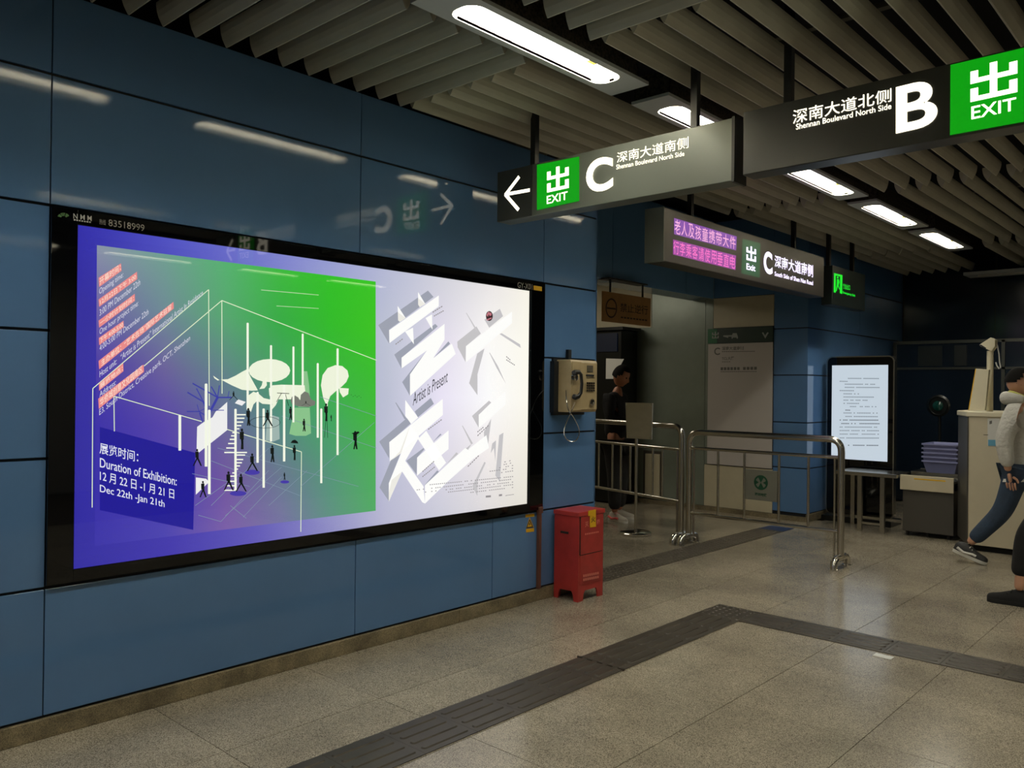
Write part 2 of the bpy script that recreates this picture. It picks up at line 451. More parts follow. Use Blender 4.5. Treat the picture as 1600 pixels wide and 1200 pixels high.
# passage wall
wp = MB().box(-9, PX-.012, PY+.012, YF, 0, 3.7).build('wall_back', 'joint'); wp['kind'] = 'structure'
for za, zb in pairs([.09, .613, 1.142, 1.694, 2.24, 2.8, 3.6]):
    MB().box(-4.295, PX, PY, PY+.012, za+.006, zb-.006).build('wall_panel', 'blue_panel', wp, bevel=.0015)
    for ya, yb in pairs([PY, 10.9, YF]):
        MB().box(PX-.012, PX, ya+(0.0125 if ya == PY else .003), yb-.003, za+.006, zb-.006).build('wall_panel', 'blue_panel', wp, bevel=.0015)
MB().box(-5.09, -4.3, PY, PY+.012, 2.655, 3.6).build('wall_panel', 'blue_panel', wp)
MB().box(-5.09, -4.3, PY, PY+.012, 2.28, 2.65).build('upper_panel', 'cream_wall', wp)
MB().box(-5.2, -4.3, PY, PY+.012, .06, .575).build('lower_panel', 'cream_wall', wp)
MB().box(-9, -5.205, PY, PY+.012, .06, 3.3).build('metal_panel', 'metal_wall', wp)
MB().box(-9, -6.0, PY-.008, PY, 2.33, 3.0).build('upper_panel', 'cream_wall', wp)  # paler cream stands in for the warm light on this wall portion
MB().box(-5.2, -5.095, PY, PY+.012, .58, 3.3).build('metal_panel', 'metal_wall', wp)
MB().box(-9, PX+.012, PY-.012, PY+.012, 0, .055).build('skirting', 'stone_base', wp)
MB().box(PX-.012, PX+.012, PY+.012, YF, 0, .085).build('skirting', 'stone_base', wp)
mbx = MB().box(-6.06, -5.835, PY-.03, PY-.001, .1, .66); mbx.build('service_hatch', 'cream_wall', wp, bevel=.004)
MB().box(-6.1, -5.8, PY-.012, PY, .07, .70).build('hatch_frame', 'grey_cabinet', wp)
# header over the passage
hd = MB().box(-5.42, HX-.01, 4.3, PY, 2.65, 3.62).build('trim_1', 'blue_lit'); hd['kind'] = 'structure'
for ya, yb in pairs([4.35, 5.6, 7.1, 8.6, PY-.005]):
    MB().box(HX-.01, HX, ya+.003, yb-.003, 2.652, 3.6).build('wall_panel', 'blue_lit', hd, bevel=.0015)
cp = MB().box(-9, -5.42, 4.9, PY, 3.0, 3.1).build('ceiling_inner', 'cream_wall'); cp['kind'] = 'structure'
wn = MB().box(-9, -4.3, 4.7, Y1-.02, 0, 3.6).build('wall_inner', 'cream_wall'); wn['kind'] = 'structure'
we = MB().box(-9.1, -9, 4.7, PY+.1, 0, 3.7).build('wall_side', 'cream_wall'); we['kind'] = 'structure'
t = thing('passage_lamp', (-6.9, 7.6, 2.99), 'lit ceiling panel inside the side passage, hidden behind the corner', 'ceiling lamp')
MB().box(-7.6, -6.3, 7.2, 7.5, 2.975, 2.998).build('frame', 'lamp_panel', t)
mat('passage_glow', (255, 244, 222), .5, emit=PASSLAMP*3)
MB().box(-7.55, -6.35, 7.23, 7.47, 2.97, 2.975).build('diffuser', 'passage_glow', t)
# far, right and near walls
wf = MB().box(-9, 4.6, YF, YF+.2, 0, 3.7).build('wall_far', 'black_void'); wf['kind'] = 'structure'
for xa, xb in pairs([-3.86, -2.7, -1.5, -.3, .9, 2.1]):
    for za, zb in pairs([.05, 1.1, 2.2, 3.5]):
        MB().box(xa+.004, xb-.004, YF-.012, YF, za+.004, zb-.004).build('wall_panel', 'far_navy', wf)
wr = MB().box(4.5, 4.6, -4, YF, 0, 3.7).build('wall_right', 'pale_wall'); wr['kind'] = 'structure'
wb = MB().box(-4, 4.6, -4.1, -4, 0, 3.7).build('wall_near', 'pale_wall'); wb['kind'] = 'structure'

# ------------------------------------------------------------ tactile paving
def tactile(name, x, y, along_y, dots=False, sz=.298, m='tactile'):
    mb = MB().box(-sz/2, sz/2, -sz/2, sz/2, 0, .004)
    if dots:
        n = 6
        for i in range(n):
            for j in range(n):
                cx = (i-(n-1)/2)*sz/n; cy = (j-(n-1)/2)*sz/n
                mb.lathe([(.014, .004), (.010, .0085)], (cx, cy, 0), 8)
    else:
        for i in range(4):
            cx = (i-1.5)*.068
            pts = rounded(cx-.0165, cx+.0165, -.132, .132, .0155, 3); n = len(pts)
            inn = rounded(cx-.0125, cx+.0125, -.128, .128, .0115, 3)
            mb.add([(a, b, .004) for a, b in pts]+[(a, b, .0095) for a, b in inn], [(k, (k+1) % n, n+(k+1) % n, n+k) for k in range(n)]+[tuple(range(n, 2*n))])
    return mb
tp = thing('tactile_path', (-2.675, 3, 0), 'dark ribbed tactile paving strip turning a corner across the stone floor', 'tactile paving')
bar0 = tactile('tactile_tile', 0, 0, True).build('tactile_tile', 'tactile', tp)
dot0 = tactile('tactile_tile', 0, 0, True, True).build('blister_tile', 'tactile', tp)
def put(o0, nm, x, y, rot, par, first=[]):
    o = bpy.data.objects.new(nm, o0.data); link(o, par); o.location = (x, y, 0); o.rotation_euler = (0, 0, rot); return o
yy = 4.805; 
for k in range(17): put(bar0, 'tactile_tile', -2.672, yy-k*.3, 0, tp)
xx = -2.372
for k in range(14): put(bar0, 'tactile_tile', xx+k*.3, 5.105, math.pi/2, tp)
dot0.location = (-2.672, 5.105, 0)
bar0.data = bar0.data; bar0.location = (-2.672, yy-17*.3, 0)
MB().box(-2.83, -2.514, 3.648, 3.657, .0, .0108).build('joint_strip', 'grout', tp)
dp = thing('tactile_mat', (-3.95, 7, 0), 'dark studded metal floor strip running behind the red box along the wall line', 'tactile paving')
d0 = tactile('stud_tile', 0, 0, True, True, .3).build('stud_tile', 'tactile_dots', dp)
d0.location = (-3.945, 5.27, 0)
for k in range(1, 11): put(d0, 'stud_tile', -3.945, 5.27+k*.303, 0, dp)
MB().box(-4.08, -3.8, 8.46, 8.74, 0, .004).build('blue_tile', 'blue_marker', dp)
c = onZ(1380, 1026)
o = MB().box(c.x-.05, c.x+.05, c.y-.03, c.y+.03, 0.0005, .003).build('floor_plate', 'paper')
o.rotation_euler = (0, 0, 0); tag(o, 'small pale scrap lying on the floor beside the tactile strip', 'scrap')

# ------------------------------------------------------------ light box with the poster
LX = WX+.014
lb = thing('light_box', (WX, 2.85, .64), 'wide backlit advertising light box with a blue, green and white exhibition poster', 'advertising display')
by0, by1, bz0, bz1 = 1.235, 4.46, .645, 2.25
PA = [onX(122, 348, LX), onX(115, 890, LX), onX(828, 455, LX), onX(828, 788, LX)]
py0, py1 = 1.34, 4.295; pz0, pz1 = .70, 2.185
bm = MB()
bm.box(WX-.01, LX-.004, by0, by1, bz0, bz1)
bm.build('housing', 'frame_black', lb)
f = MB()
f.box(LX-.004, LX+.006, by0, py0, bz0, bz1).box(LX-.004, LX+.006, py1, by1, bz0, bz1).box(LX-.004, LX+.006, py0, py1, bz0, pz0).box(LX-.004, LX+.006, py0, py1, pz1, bz1)
f.build('frame', 'frame_black', lb, bevel=.002)
MB().box(LX+.0, LX+.0085, 4.30, 4.312, pz0, pz1).build('trim_bar', 'frame_edge', lb)
# printed sheet: colour grids ------------------------------------------------
def grid_print(name, quad, table, X, parent, sub=6):
    """quad: pixel corners TL TR BR BL; table rows (top to bottom) of print and backlight colours"""
    R_, C_ = len(table), len(table[0]); nr, nc = (R_-1)*sub, (C_-1)*sub
    TL, TR, BR, BL = [onX(*q, X) for q in quad]
    vs, cs, fs = [], [], []
    for i in range(nr+1):
        for j in range(nc+1):
            b, a = i/nr, j/nc
            vs.append(TL*(1-a)*(1-b)+TR*a*(1-b)+BR*a*b+BL*(1-a)*b)
            fi, fj = min(i/sub, R_-1-1e-6), min(j/sub, C_-1-1e-6); ii, jj = int(fi), int(fj); u, v = fj-jj, fi-ii
            cc = [table[ii][jj][k]*(1-u)*(1-v)+table[ii][jj+1][k]*u*(1-v)+table[ii+1][jj][k]*(1-u)*v+table[ii+1][jj+1][k]*u*v for k in range(3)]
            cs.append(rgb(cc))
    for i in range(nr):
        for j in range(nc):
            a = i*(nc+1)+j; fs.append((a, a+nc+1, a+nc+2, a+1))
    me = bpy.data.meshes.new(name); me.from_pydata([tuple(v) for v in vs], [], fs)
    at = me.color_attributes.new('print', 'FLOAT_COLOR', 'POINT')
    for i, c_ in enumerate(cs): at.data[i].color = c_
    me.materials.append(M['print_gradient'])
    return link(bpy.data.objects.new(name, me), parent)
B0, B1, B2, B3, B4, B5 = (52, 46, 165), (84, 80, 190), (150, 155, 208), (206, 206, 224), (240, 236, 242), (255, 250, 236)
grid_print('poster_sheet', [(121, 348), (829.5, 455), (829.5, 788), (115, 890)],  # print gradient; the hotter backlight at right is put into these colours
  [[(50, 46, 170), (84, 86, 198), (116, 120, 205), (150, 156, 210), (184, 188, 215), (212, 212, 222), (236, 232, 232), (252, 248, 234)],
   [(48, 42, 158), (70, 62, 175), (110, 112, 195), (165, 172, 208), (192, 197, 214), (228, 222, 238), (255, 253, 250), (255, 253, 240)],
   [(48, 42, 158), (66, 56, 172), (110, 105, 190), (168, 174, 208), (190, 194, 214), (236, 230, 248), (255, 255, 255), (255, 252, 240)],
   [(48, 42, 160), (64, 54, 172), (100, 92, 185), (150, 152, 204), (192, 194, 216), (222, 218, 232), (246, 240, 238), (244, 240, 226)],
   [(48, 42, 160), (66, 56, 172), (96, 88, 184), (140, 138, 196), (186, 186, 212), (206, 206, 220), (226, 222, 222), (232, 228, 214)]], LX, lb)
e = .0006
grid_print('poster_scene', [(151.5, 383), (587, 440), (587, 798), (148, 853)],
  [[(140, 150, 168), (112, 160, 145), (86, 178, 112), (62, 186, 62), (50, 192, 38), (58, 196, 36)],
   [(110, 100, 165), (110, 140, 150), (86, 168, 112), (54, 172, 68), (48, 188, 40), (60, 196, 34)],
   [(72, 56, 164), (106, 98, 155), (94, 134, 134), (64, 160, 96), (56, 180, 62), (56, 190, 44)],
   [(58, 46, 168), (84, 66, 168), (104, 104, 150), (82, 142, 126), (66, 166, 96), (66, 184, 60)],
   [(56, 46, 168), (76, 62, 172), (112, 86, 160), (104, 122, 142), (84, 152, 120), (78, 176, 90)],
   [(58, 50, 168), (74, 66, 176), (122, 94, 168), (118, 116, 162), (94, 146, 130), (80, 172, 100)]], LX+e, lb)
# second-level drawing helpers on the poster plane
def PP(x, y, l=2): return onX(x, y, LX+e*l)
def pdraw(name, polys, col, l=2, k=1.0):
    for p in polys: MB().poly([PP(x, y, l) for x, y in p]).build(name, prn(col, k), lb, fix=False)
def stroke(mb, pts, wpx, l=3):
    for (a, b) in zip(pts[:-1], pts[1:]):
        A, B = PP(*a, l), PP(*b, l); d = (B-A).normalized(); n_ = Vector((0, -d.z, d.y)); w_ = wpx*.5*(A.y/ (240+ (a[0]))*1.0)
        w_ = wpx*.5*scale_at(a[0])
        mb.add([A+n_*w_, A-n_*w_, B-n_*w_, B+n_*w_], [(0, 1, 2, 3)])
def scale_at(px):
    return (onX(px, 601, LX)-onX(px, 600, LX)).length
def ell(cx, cy, rx, ry, n=20, a0=0, a1=360): return [(cx+rx*math.cos(math.radians(a0+(a1-a0)*k/n)), cy+ry*math.sin(math.radians(a0+(a1-a0)*k/n))) for k in range(n)]
W1 = (246, 250, 232)
# lines of the drawn room
for pts, w_ in (([(144, 793), (145, 607), (326, 452.5), (327, 634)], 1.3), ([(225, 572), (346.6, 469.5), (588.5, 563)], 1.3), ([(346.6, 469.5), (347, 615)], 1.4), ([(178.7, 674), (178, 619), (320, 660)], 1.3),
    ([(355, 671), (471, 706), (470, 831)], 1.3), ([(408, 453), (498, 461)], .7), ([(432, 478), (498, 482)], .6)):
    mb = MB(); stroke(mb, pts, w_); mb.build('drawn_line', prn((226, 240, 205)), lb, fix=False)
mb = MB()
for a, b in (((330, 790), (420, 700)), ((352, 806), (440, 730)), ((300, 740), (390, 760)), ((330, 720), (470, 775)), ((340, 700), (560, 760)), ((310, 805), (345, 815)), ((345, 815), (420, 735)), ((380, 808), (440, 745)), ((440, 650), (588, 700)), ((470, 760), (585, 660)), ((420, 790), (480, 735)), ((500, 620), (588, 650)), ((305, 790), (375, 740)), ((360, 790), (385, 810))):
    stroke(mb, [a, b], .7)
mb.build('floor_grid', prn((128, 150, 168)), lb, fix=False)['kind'] = 'stuff'
for x, t0, t1, w_ in ((281, 648, 704, 4.2), (322, 599, 729, 4.2), (327, 640, 772, 4.2), (387, 504, 640, 3.4), (402.5, 612, 723, 3.6), (412, 638, 762, 3.6), (423.5, 539, 690, 3.2), (444, 601, 721, 3.6), (458.5, 541, 660, 3), (473, 521, 605, 3), (496.5, 567, 684, 3.2), (502, 638, 755, 3.2), (527.5, 544, 711, 3.2), (368, 638.5, 766, 3.6)):
    pdraw('drawn_pole', [[(x-w_/2, t1), (x-w_/2, t0+1), (x, t0), (x+w_/2, t0+1), (x+w_/2, t1)]], W1, 5)
for x0_, x1_, y_ in ((370, 384, 648), (370, 382, 653.5), (370, 380, 659.5), (370, 377, 665), (370, 374, 670), (363, 368, 676), (361, 368, 681), (359, 368, 686.5), (356.5, 368, 693), (353.5, 368, 700), (350.5, 386, 707), (368, 383, 711), (368, 380, 718), (368, 378, 723), (368, 375, 728), (368, 372, 733), (363, 368, 739), (360, 368, 744), (357, 368, 752), (353.5, 368, 759), (350.5, 368, 766)):
    pdraw('drawn_rung', [[(x0_, y_+1), (x0_, y_-1), (x1_, y_-1), (x1_, y_+1)]], W1, 5)
pdraw('drawn_blob', [ell(421, 579, 32.5, 18), [(345, 593), (356, 592.5), (368, 587), (378, 581), (386, 577), (392, 590), (403, 610), (393, 610.5), (378, 609), (362, 602)],
  [(333, 587), (336, 589), (343, 594), (340, 594.5), (335, 591)], [(409, 602), (412, 588), (416, 587), (417, 602), (413, 607), (405, 608)],
  [(388, 618), (396, 612), (404, 615), (412, 622), (425, 625), (431, 628), (424, 632), (410, 631), (402, 626), (396, 632), (392, 644), (387, 636)],
  [(420, 607), (426, 602), (440, 601), (476, 602), (477, 612), (476, 625), (455, 624), (435, 624), (431, 633), (424, 641), (426, 628), (421, 618)],
  [(512, 638), (505, 622), (501.5, 602), (504, 586), (512, 575), (524, 570.5), (535, 572), (543, 579), (545, 588), (541, 597), (534, 604), (525, 611), (516, 619), (512, 630)],
  [(530, 606), (545, 607), (544, 616), (536, 621), (531, 613)]], (240, 246, 222), 2)
pdraw('drawn_beam', [[(474, 580), (480, 580), (483, 602), (485, 636), (466, 636)], [(460, 637), (484, 637), (486, 677), (478, 681), (462, 681), (452, 678)]], (138, 196, 140), 1.6)
pdraw('drawn_beam', [[(417, 651), (426, 649), (436, 652), (437, 686), (427, 690), (415, 688)]], (160, 182, 176), 1.6)
pdraw('drawn_cloud', [[(454, 626), (456, 620), (461, 618), (466, 621), (469, 626), (470, 617), (476, 611.5), (482, 614), (486, 624), (493, 627), (492, 633), (482, 636), (466, 635), (456, 631)]], (118, 122, 112), 4)
pdraw('drawn_wall', [[(308, 667), (316, 661), (332, 652), (337, 643), (344, 638), (355, 628), (355, 672), (340, 684), (307, 710)], [(306, 746), (322, 748), (327, 753), (306, 773)], [(372, 624), (384, 628), (378, 634), (367, 630)]], (240, 240, 240), 2)
mb = MB()
for p, w_ in (([(324, 652), (330, 640), (340, 621)], 4), ([(340, 621), (301, 599)], 2), ([(340, 621), (330, 604)], 1.8), ([(340, 621), (343, 602)], 1.5), ([(340, 621), (362, 621)], 2.2), ([(318, 628), (293, 613)], 2), ([(318, 628), (307, 607)], 1.6), ([(318, 628), (326, 648)], 3), ([(326, 652), (311, 643), (292, 643)], 1.6), ([(311, 643), (308, 632)], 1), ([(311, 643), (325, 636)], 1), ([(312, 645), (317, 660)], 2.4), ([(332, 641), (350, 641)], 1.2), ([(356, 621), (358, 611)], 1)):
    stroke(mb, p, w_, 4)
mb.build('drawn_tree', prn((58, 62, 165)), lb, fix=False)
pdraw('drawn_pool', [ell(372, 771, 13, 4), ell(394, 738, 12, 4), ell(445, 753, 7, 2.5)], (70, 58, 168), 1.4)
def figure(x, yb, h, stride=.18, l=6):
    mb = MB()
    for p in ([(x-.02*h, yb-.5*h), (x-stride*h, yb), (x-stride*h+.07*h, yb), (x+.06*h, yb-.48*h)], [(x-.05*h, yb-.5*h), (x+stride*h-.05*h, yb), (x+stride*h+.03*h, yb), (x+.07*h, yb-.5*h)],
              [(x-.1*h, yb-.48*h), (x-.11*h, yb-.82*h), (x+.09*h, yb-.84*h), (x+.09*h, yb-.46*h)], ell(x, yb-.91*h, .06*h, .08*h, 8)):
        mb.poly([PP(a, b, l) for a, b in p])
    mb.build('drawn_figure', prn((12, 20, 18)), lb, fix=False)
for x, yb, h, s_ in ((308, 728, 27, .25), (317, 777, 26, .2), (357, 766, 30, .25), (376.5, 768, 28, .3), (394, 736, 28, .3), (378, 702, 33, .05), (388, 665, 28, .08), (425.5, 722, 27, .1), (460, 719, 24, .05), (444.5, 750, 12, .1), (555, 702, 29, .1), (509.5, 658, 28, .05), (517.5, 658, 10, .05), (454, 656, 21, .1), (418, 666, 26, .3), (365, 625, 14, .5), (478, 634, 8, .9), (475, 674, 20, .1)):
    figure(x, yb, h, s_)
mb = MB()
stroke(mb, [(509, 658), (507, 684)], .8, 6); stroke(mb, [(511, 658), (512, 684)], .8, 6); stroke(mb, [(433, 614), (452, 615)], 1, 6); stroke(mb, [(440, 614), (432, 628)], .9, 6); stroke(mb, [(446, 616), (451, 634)], .9, 6)
mb.poly([PP(*q, 6) for q in ((454, 692), (457, 688), (461, 687), (465, 690), (466, 693))])
mb.poly([PP(*q, 6) for q in ((549, 677), (560, 674), (562, 676), (556, 680))])
for q in range(16):
    a, b = 2*math.pi*q/16, 2*math.pi*(q+1)/16
    stroke(mb, [(414+24*math.cos(a), 660+9*math.sin(a)), (414+24*math.cos(b), 660+9*math.sin(b))], .6, 6)
for q in range(6): mb.poly([PP(*z, 6) for z in ell(549+q*3, 617+(q % 2)*2+q*.4, .6, .6, 6)])
mb.build('drawn_detail', prn((12, 20, 18)), lb, fix=False)['kind'] = 'stuff'
# pink strips with Chinese lettering and English lines
strips = [((154, 434), (189, 411.5), (190, 423), (155, 448.5), '开幕时间：'), ((154, 468), (214, 424.5), (214.5, 436), (155, 479.5), '12月22日下午 3:00'),
 ((154, 501), (210.5, 459), (211, 470), (155, 512), '一小时计划时间：'), ((154.5, 528), (193, 501), (193.5, 511), (155, 539.5), '下午 4:00-5:00'),
 ((154, 564), (271, 471.5), (271.5, 482), (155, 577), '主办单位：“艺术在场”国际艺术驻留'), ((154.5, 599), (192.5, 567.5), (193, 580), (155, 610.5), '展览地点：'),
 ((153.5, 623), (224.5, 569.5), (225, 581), (154.5, 639), '华侨城创意文化园南区')]
pdraw('pink_strip', [list(s[:4]) for s in strips], (236, 140, 138), 3)
NX = (1, 0, 0)
for a, b, c_, d, s in strips:
    mb = MB()
    def mix(p, q, t): return (p[0]+(q[0]-p[0])*t, p[1]+(q[1]-p[1])*t)
    l0, l1 = mix(d, a, .14), mix(d, a, .88); r0, r1 = mix(c_, b, .14), mix(c_, b, .88)
    text_on(mb, s, PP(*mix(l0, r0, .03), 3), PP(*mix(l0, r0, .97), 3), PP(*mix(l1, r1, .03), 3), NX, e, .004)
    mb.build('strip_lettering', prn((255, 232, 214)), lb, fix=False)
for s, bl, br, tl, bo in (('Opening time:', (155, 463), (192.5, 435.5), (155, 451), 0), ('3:00 PM December 22th', (155.5, 494), (219, 445), (155.5, 484), 0), ('One hour project time:', (155.5, 526), (216, 480), (155.5, 514), 0),
  ('4:00-5:00 PM December 22th', (155.5, 549), (232, 491), (155.5, 539.5), 0), ('Host unit:   “Artist is Present” International Artist In Residence', (155.5, 590), (317, 461), (155.5, 580), 0), ('Address:', (155.5, 621), (181, 601), (155.5, 612), 0),
  ('E3, South District, Creative park, OCT, Shenzhen', (155, 652), (297, 534), (155, 640), 0)):
    mb = MB(); text_on(mb, s, PP(*bl, 4), PP(*br, 4), PP(*tl, 4), NX, e, bo)
    mb.build('poster_lettering', prn((214, 214, 228)), lb, fix=False)['kind'] = 'stuff'
pdraw('date_panel', [[(156, 667), (305, 707.5), (302, 828), (156, 797)]], (30, 24, 150), 2.5)
for s, bl, br, tl in (('展览时间：', (155.5, 709), (216, 723), (155.5, 691)), ('Duration of Exhibition:', (156, 730), (276, 759), (156, 715)), ('12 月 22 日 -1 月 21 日', (156, 751), (272, 780), (156, 735)), ('Dec 22th -Jan 21th', (156, 772), (257, 796), (156, 757))):
    mb = MB(); text_on(mb, s, PP(*bl, 4), PP(*br, 4), PP(*tl, 4), NX, e, .006)
    mb.build('date_lettering', prn((228, 230, 244)), lb, fix=False)
# paper-fold title characters
gre = [[(591, 508), (668.7, 454), (677.4, 464), (608, 515), (608, 537)], [(616, 554), (680, 506), (684, 510), (627.5, 559), (627.5, 576)], [(628.4, 597), (667, 547.5), (640.6, 585), (640.6, 618.8)], [(677, 559.7), (700.6, 533.4), (703.4, 537.2)],
 [(592.5, 690), (636, 653), (641.7, 661.7), (609, 691), (608.3, 716.7)], [(648, 643), (673, 621.7), (678, 631), (653, 652)], [(593, 761.7), (612.5, 715), (626, 708), (607.5, 755), (607.5, 783)], [(635, 720), (661.7, 700), (663, 702), (651.7, 715), (651, 741.7)],
 [(676, 691), (688, 677.5), (690, 679)], [(661.7, 760), (683, 735), (686, 737), (664, 758)], [(617.5, 629), (619, 629), (636, 655), (632, 655)]]
gr2 = [[(714.4, 533.8), (744.4, 510), (751.3, 521.3), (728, 541), (727.5, 566), (715, 542.5)], [(781, 482.5), (786, 494), (764.4, 512), (757, 499.4)], [(745.6, 552.5), (757, 544.4), (746, 585), (746, 617.5), (733, 598.8)], [(780.6, 522), (783.8, 520.6), (812.5, 538), (813.8, 543.8)],
 [(764.4, 551), (765.4, 551), (778, 572), (790.6, 600), (776, 575)], [(728, 488.8), (729, 488.8), (749, 521), (747, 523)], [(737.5, 650), (764, 626), (767.5, 629), (748.3, 648), (748.3, 669)], [(767.5, 654), (762.5, 696.7), (756.7, 686.7), (756, 675)], [(721.7, 665), (723, 665), (739, 693), (736, 694)],
 [(726.7, 701.7), (737.5, 693), (731.7, 701.7), (732.5, 721.7)], [(766.7, 708), (769, 693), (775, 688), (774, 721.7), (771.7, 700)], [(780, 680), (786.7, 676), (781, 753), (774, 743)], [(756.7, 721.7), (759, 723), (746.7, 750), (745.8, 775), (738, 760)], [(696.7, 726), (713, 706.7), (716, 709)]]
pdraw('title_shadow', gre, (160, 164, 178), 2.2)
pdraw('title_shadow', gr2, (200, 198, 200), 2.2)
whi = [[(608, 516), (685.6, 461.6), (685.6, 478.5), (608.6, 536)], [(621.4, 478), (634, 497), (625, 503), (622, 500.7)], [(653.3, 456.3), (664.6, 475), (655.8, 480), (653.3, 476)], [(633, 518), (645.3, 512), (646.7, 538)], [(665, 497), (675, 491.3), (675.7, 515.3)],
 [(627.5, 558.8), (694.6, 506), (694.6, 530.6), (677, 559.7), (706, 537), (712, 553), (640.6, 618.8), (640.6, 585), (667, 547.5), (627.5, 575.6)],
 [(608.3, 690.8), (691.7, 623.3), (692, 648.3), (609, 720.8)], [(633.3, 625), (653.3, 652.5), (642.5, 662.5), (633.3, 650)], [(641, 664), (655, 683), (633.3, 720), (628.3, 736.7), (607.5, 784), (607.5, 755), (626.7, 708.3)], [(633.3, 720), (661.7, 760), (664, 786.7), (660, 785), (628.3, 736.7)],
 [(664, 758), (727, 700), (745, 712), (700, 752), (664, 787)], [(653, 686), (666, 673), (697, 723), (686, 735)], [(651.7, 715), (700.8, 672.5), (700.8, 701.7), (651.7, 743.3)],
 [(728, 541), (800, 487), (800, 505), (728, 566)], [(732, 702), (760, 680), (764, 700), (732, 722)], [(748, 648), (790, 612), (790, 632), (748, 669)]]
pdraw('title_shape', whi, (255, 255, 252), 2.6, 1.02)
pdraw('title_fold', [[(622, 488), (634, 497), (625, 503), (622, 500.7)], [(653.5, 466), (664.6, 475), (655.8, 480), (653.3, 476)], [(641, 664), (633, 690), (626.7, 708.3), (612, 719), (625, 705)], [(612, 750), (628, 736.7), (607.5, 784), (607.5, 770)]], (240, 238, 230), 3)
mb = MB(); text_on(mb, 'Artist is Present', PP(645, 634, 4), PP(699, 597, 4), PP(646, 614, 4), NX, e, .0, PP(700, 577, 4)); mb.build('title_lettering', prn((52, 54, 60)), lb, fix=False)
mb = MB()
for r0, r1, n_ in (((618, 538), (630, 529), 4), ((676, 488), (692, 478), 5), ((678, 494), (694, 485), 6), ((669, 671), (691, 655), 7), ((660, 737), (679, 720), 7), ((660, 745), (680, 729), 8), ((791, 557), (798, 563), 3), ((791, 562), (805, 571), 6), ((746, 675), (756, 667), 4), ((746, 681), (764, 664), 6), ((731, 729), (749, 711), 6)):
    for q in range(n_):
        a = (r0[0]+(r1[0]-r0[0])*q/n_, r0[1]+(r1[1]-r0[1])*q/n_); b = (r0[0]+(r1[0]-r0[0])*(q+.72)/n_, r0[1]+(r1[1]-r0[1])*(q+.72)/n_)
        stroke(mb, [a, b], 1.7, 5)
for j, (xa, ya, xb, yb) in enumerate(((788, 722, 803, 718.5), (787, 726, 803, 722.5), (780, 731, 803, 727), (765, 736.5, 803, 731.5), (783, 738.5, 803, 735.5), (665, 758, 803, 744.5), (651, 765.5, 803, 748.5), (664, 769, 803, 753), (700, 769, 803, 757), (735, 769.5, 803, 761.5))):
    n_ = int((xb-xa)/3.2)
    for q in range(n_):
        if random.random() < .2: continue
        a = (xa+(xb-xa)*q/n_, ya+(yb-ya)*q/n_); b = (xa+(xb-xa)*(q+.6)/n_, ya+(yb-ya)*(q+.6)/n_)
        stroke(mb, [a, b], 1.3, 5)
for q in ((763, 776, 4, 3), (782, 774, 2.5, 3), (791, 774.5, 1.2, 1)): stroke(mb, [(q[0]-q[2], q[1]), (q[0]+q[2], q[1]-.6)], q[3], 5)
stroke(mb, [(792, 774), (803, 772.5)], .8, 5)
mb.build('small_print', prn((150, 146, 148)), lb, fix=False)['kind'] = 'stuff'
pdraw('round_badge', [ell(764.6, 493.8, 5.4, 7.8)], (60, 40, 44), 4)
pdraw('round_badge', [ell(766, 491, 2, 2.6), [(760, 492), (763, 487), (765, 488), (762, 495)], [(760, 499), (768, 496), (768, 498), (761, 501)]], (196, 120, 130), 5)
# frame lettering
def FP(x, y): return onX(x, y, LX+.006)
mb = MB()
text_on(mb, 'N M M', FP(114.5, 341.5), FP(143, 345.5), FP(114.5, 333.5), NX, .0012, .005)
for q in range(7): rects_on(mb, [(0, 0, .7, 1)], FP(115+q*4, 344.5+q*.6), FP(119+q*4, 345.1+q*.6), FP(115+q*4, 342.4+q*.6), NX, .0012)
mb.build('frame_lettering', 'paper', lb, fix=False)['kind'] = 'stuff'
mb = MB(); text_on(mb, '83518999', FP(169.5, 353), FP(225.5, 361.5), FP(169.5, 342.5), NX, .0012, .0)
text_on(mb, '热线', FP(155, 350.5), FP(165, 352), FP(155, 342), NX, .0012, 0)
text_on(mb, 'GY-X01', FP(808.5, 449.5), FP(831.5, 453), FP(808.5, 440.5), NX, .0012, .0)
mb.build('frame_number', mat('grey_print', (150, 148, 140), .6), lb, fix=False)
mb = MB()
for a0, a1 in ((200, 235), (240, 290), (295, 340)):
    o_ = [(99+10*math.cos(math.radians(a)), 341+8.5*math.sin(math.radians(a))) for a in range(a0, a1, 8)]
    i_ = [(99+4*math.cos(math.radians(a)), 341+3.5*math.sin(math.radians(a))) for a in range(a1, a0, -8)]
    mb.poly([FP(*q)+Vector((.0012, 0, 0)) for q in o_+i_])
mb.build('frame_logo', mat('logo_green', (52, 92, 44), .6), lb, fix=False)
mb = MB(); rects_on(mb, [(0, 0, 1, 1)], FP(833.5, 453), FP(846.5, 455), FP(833.5, 446), NX, .0012); mb.build('orange_tag', 'yellow_label', lb, fix=False)
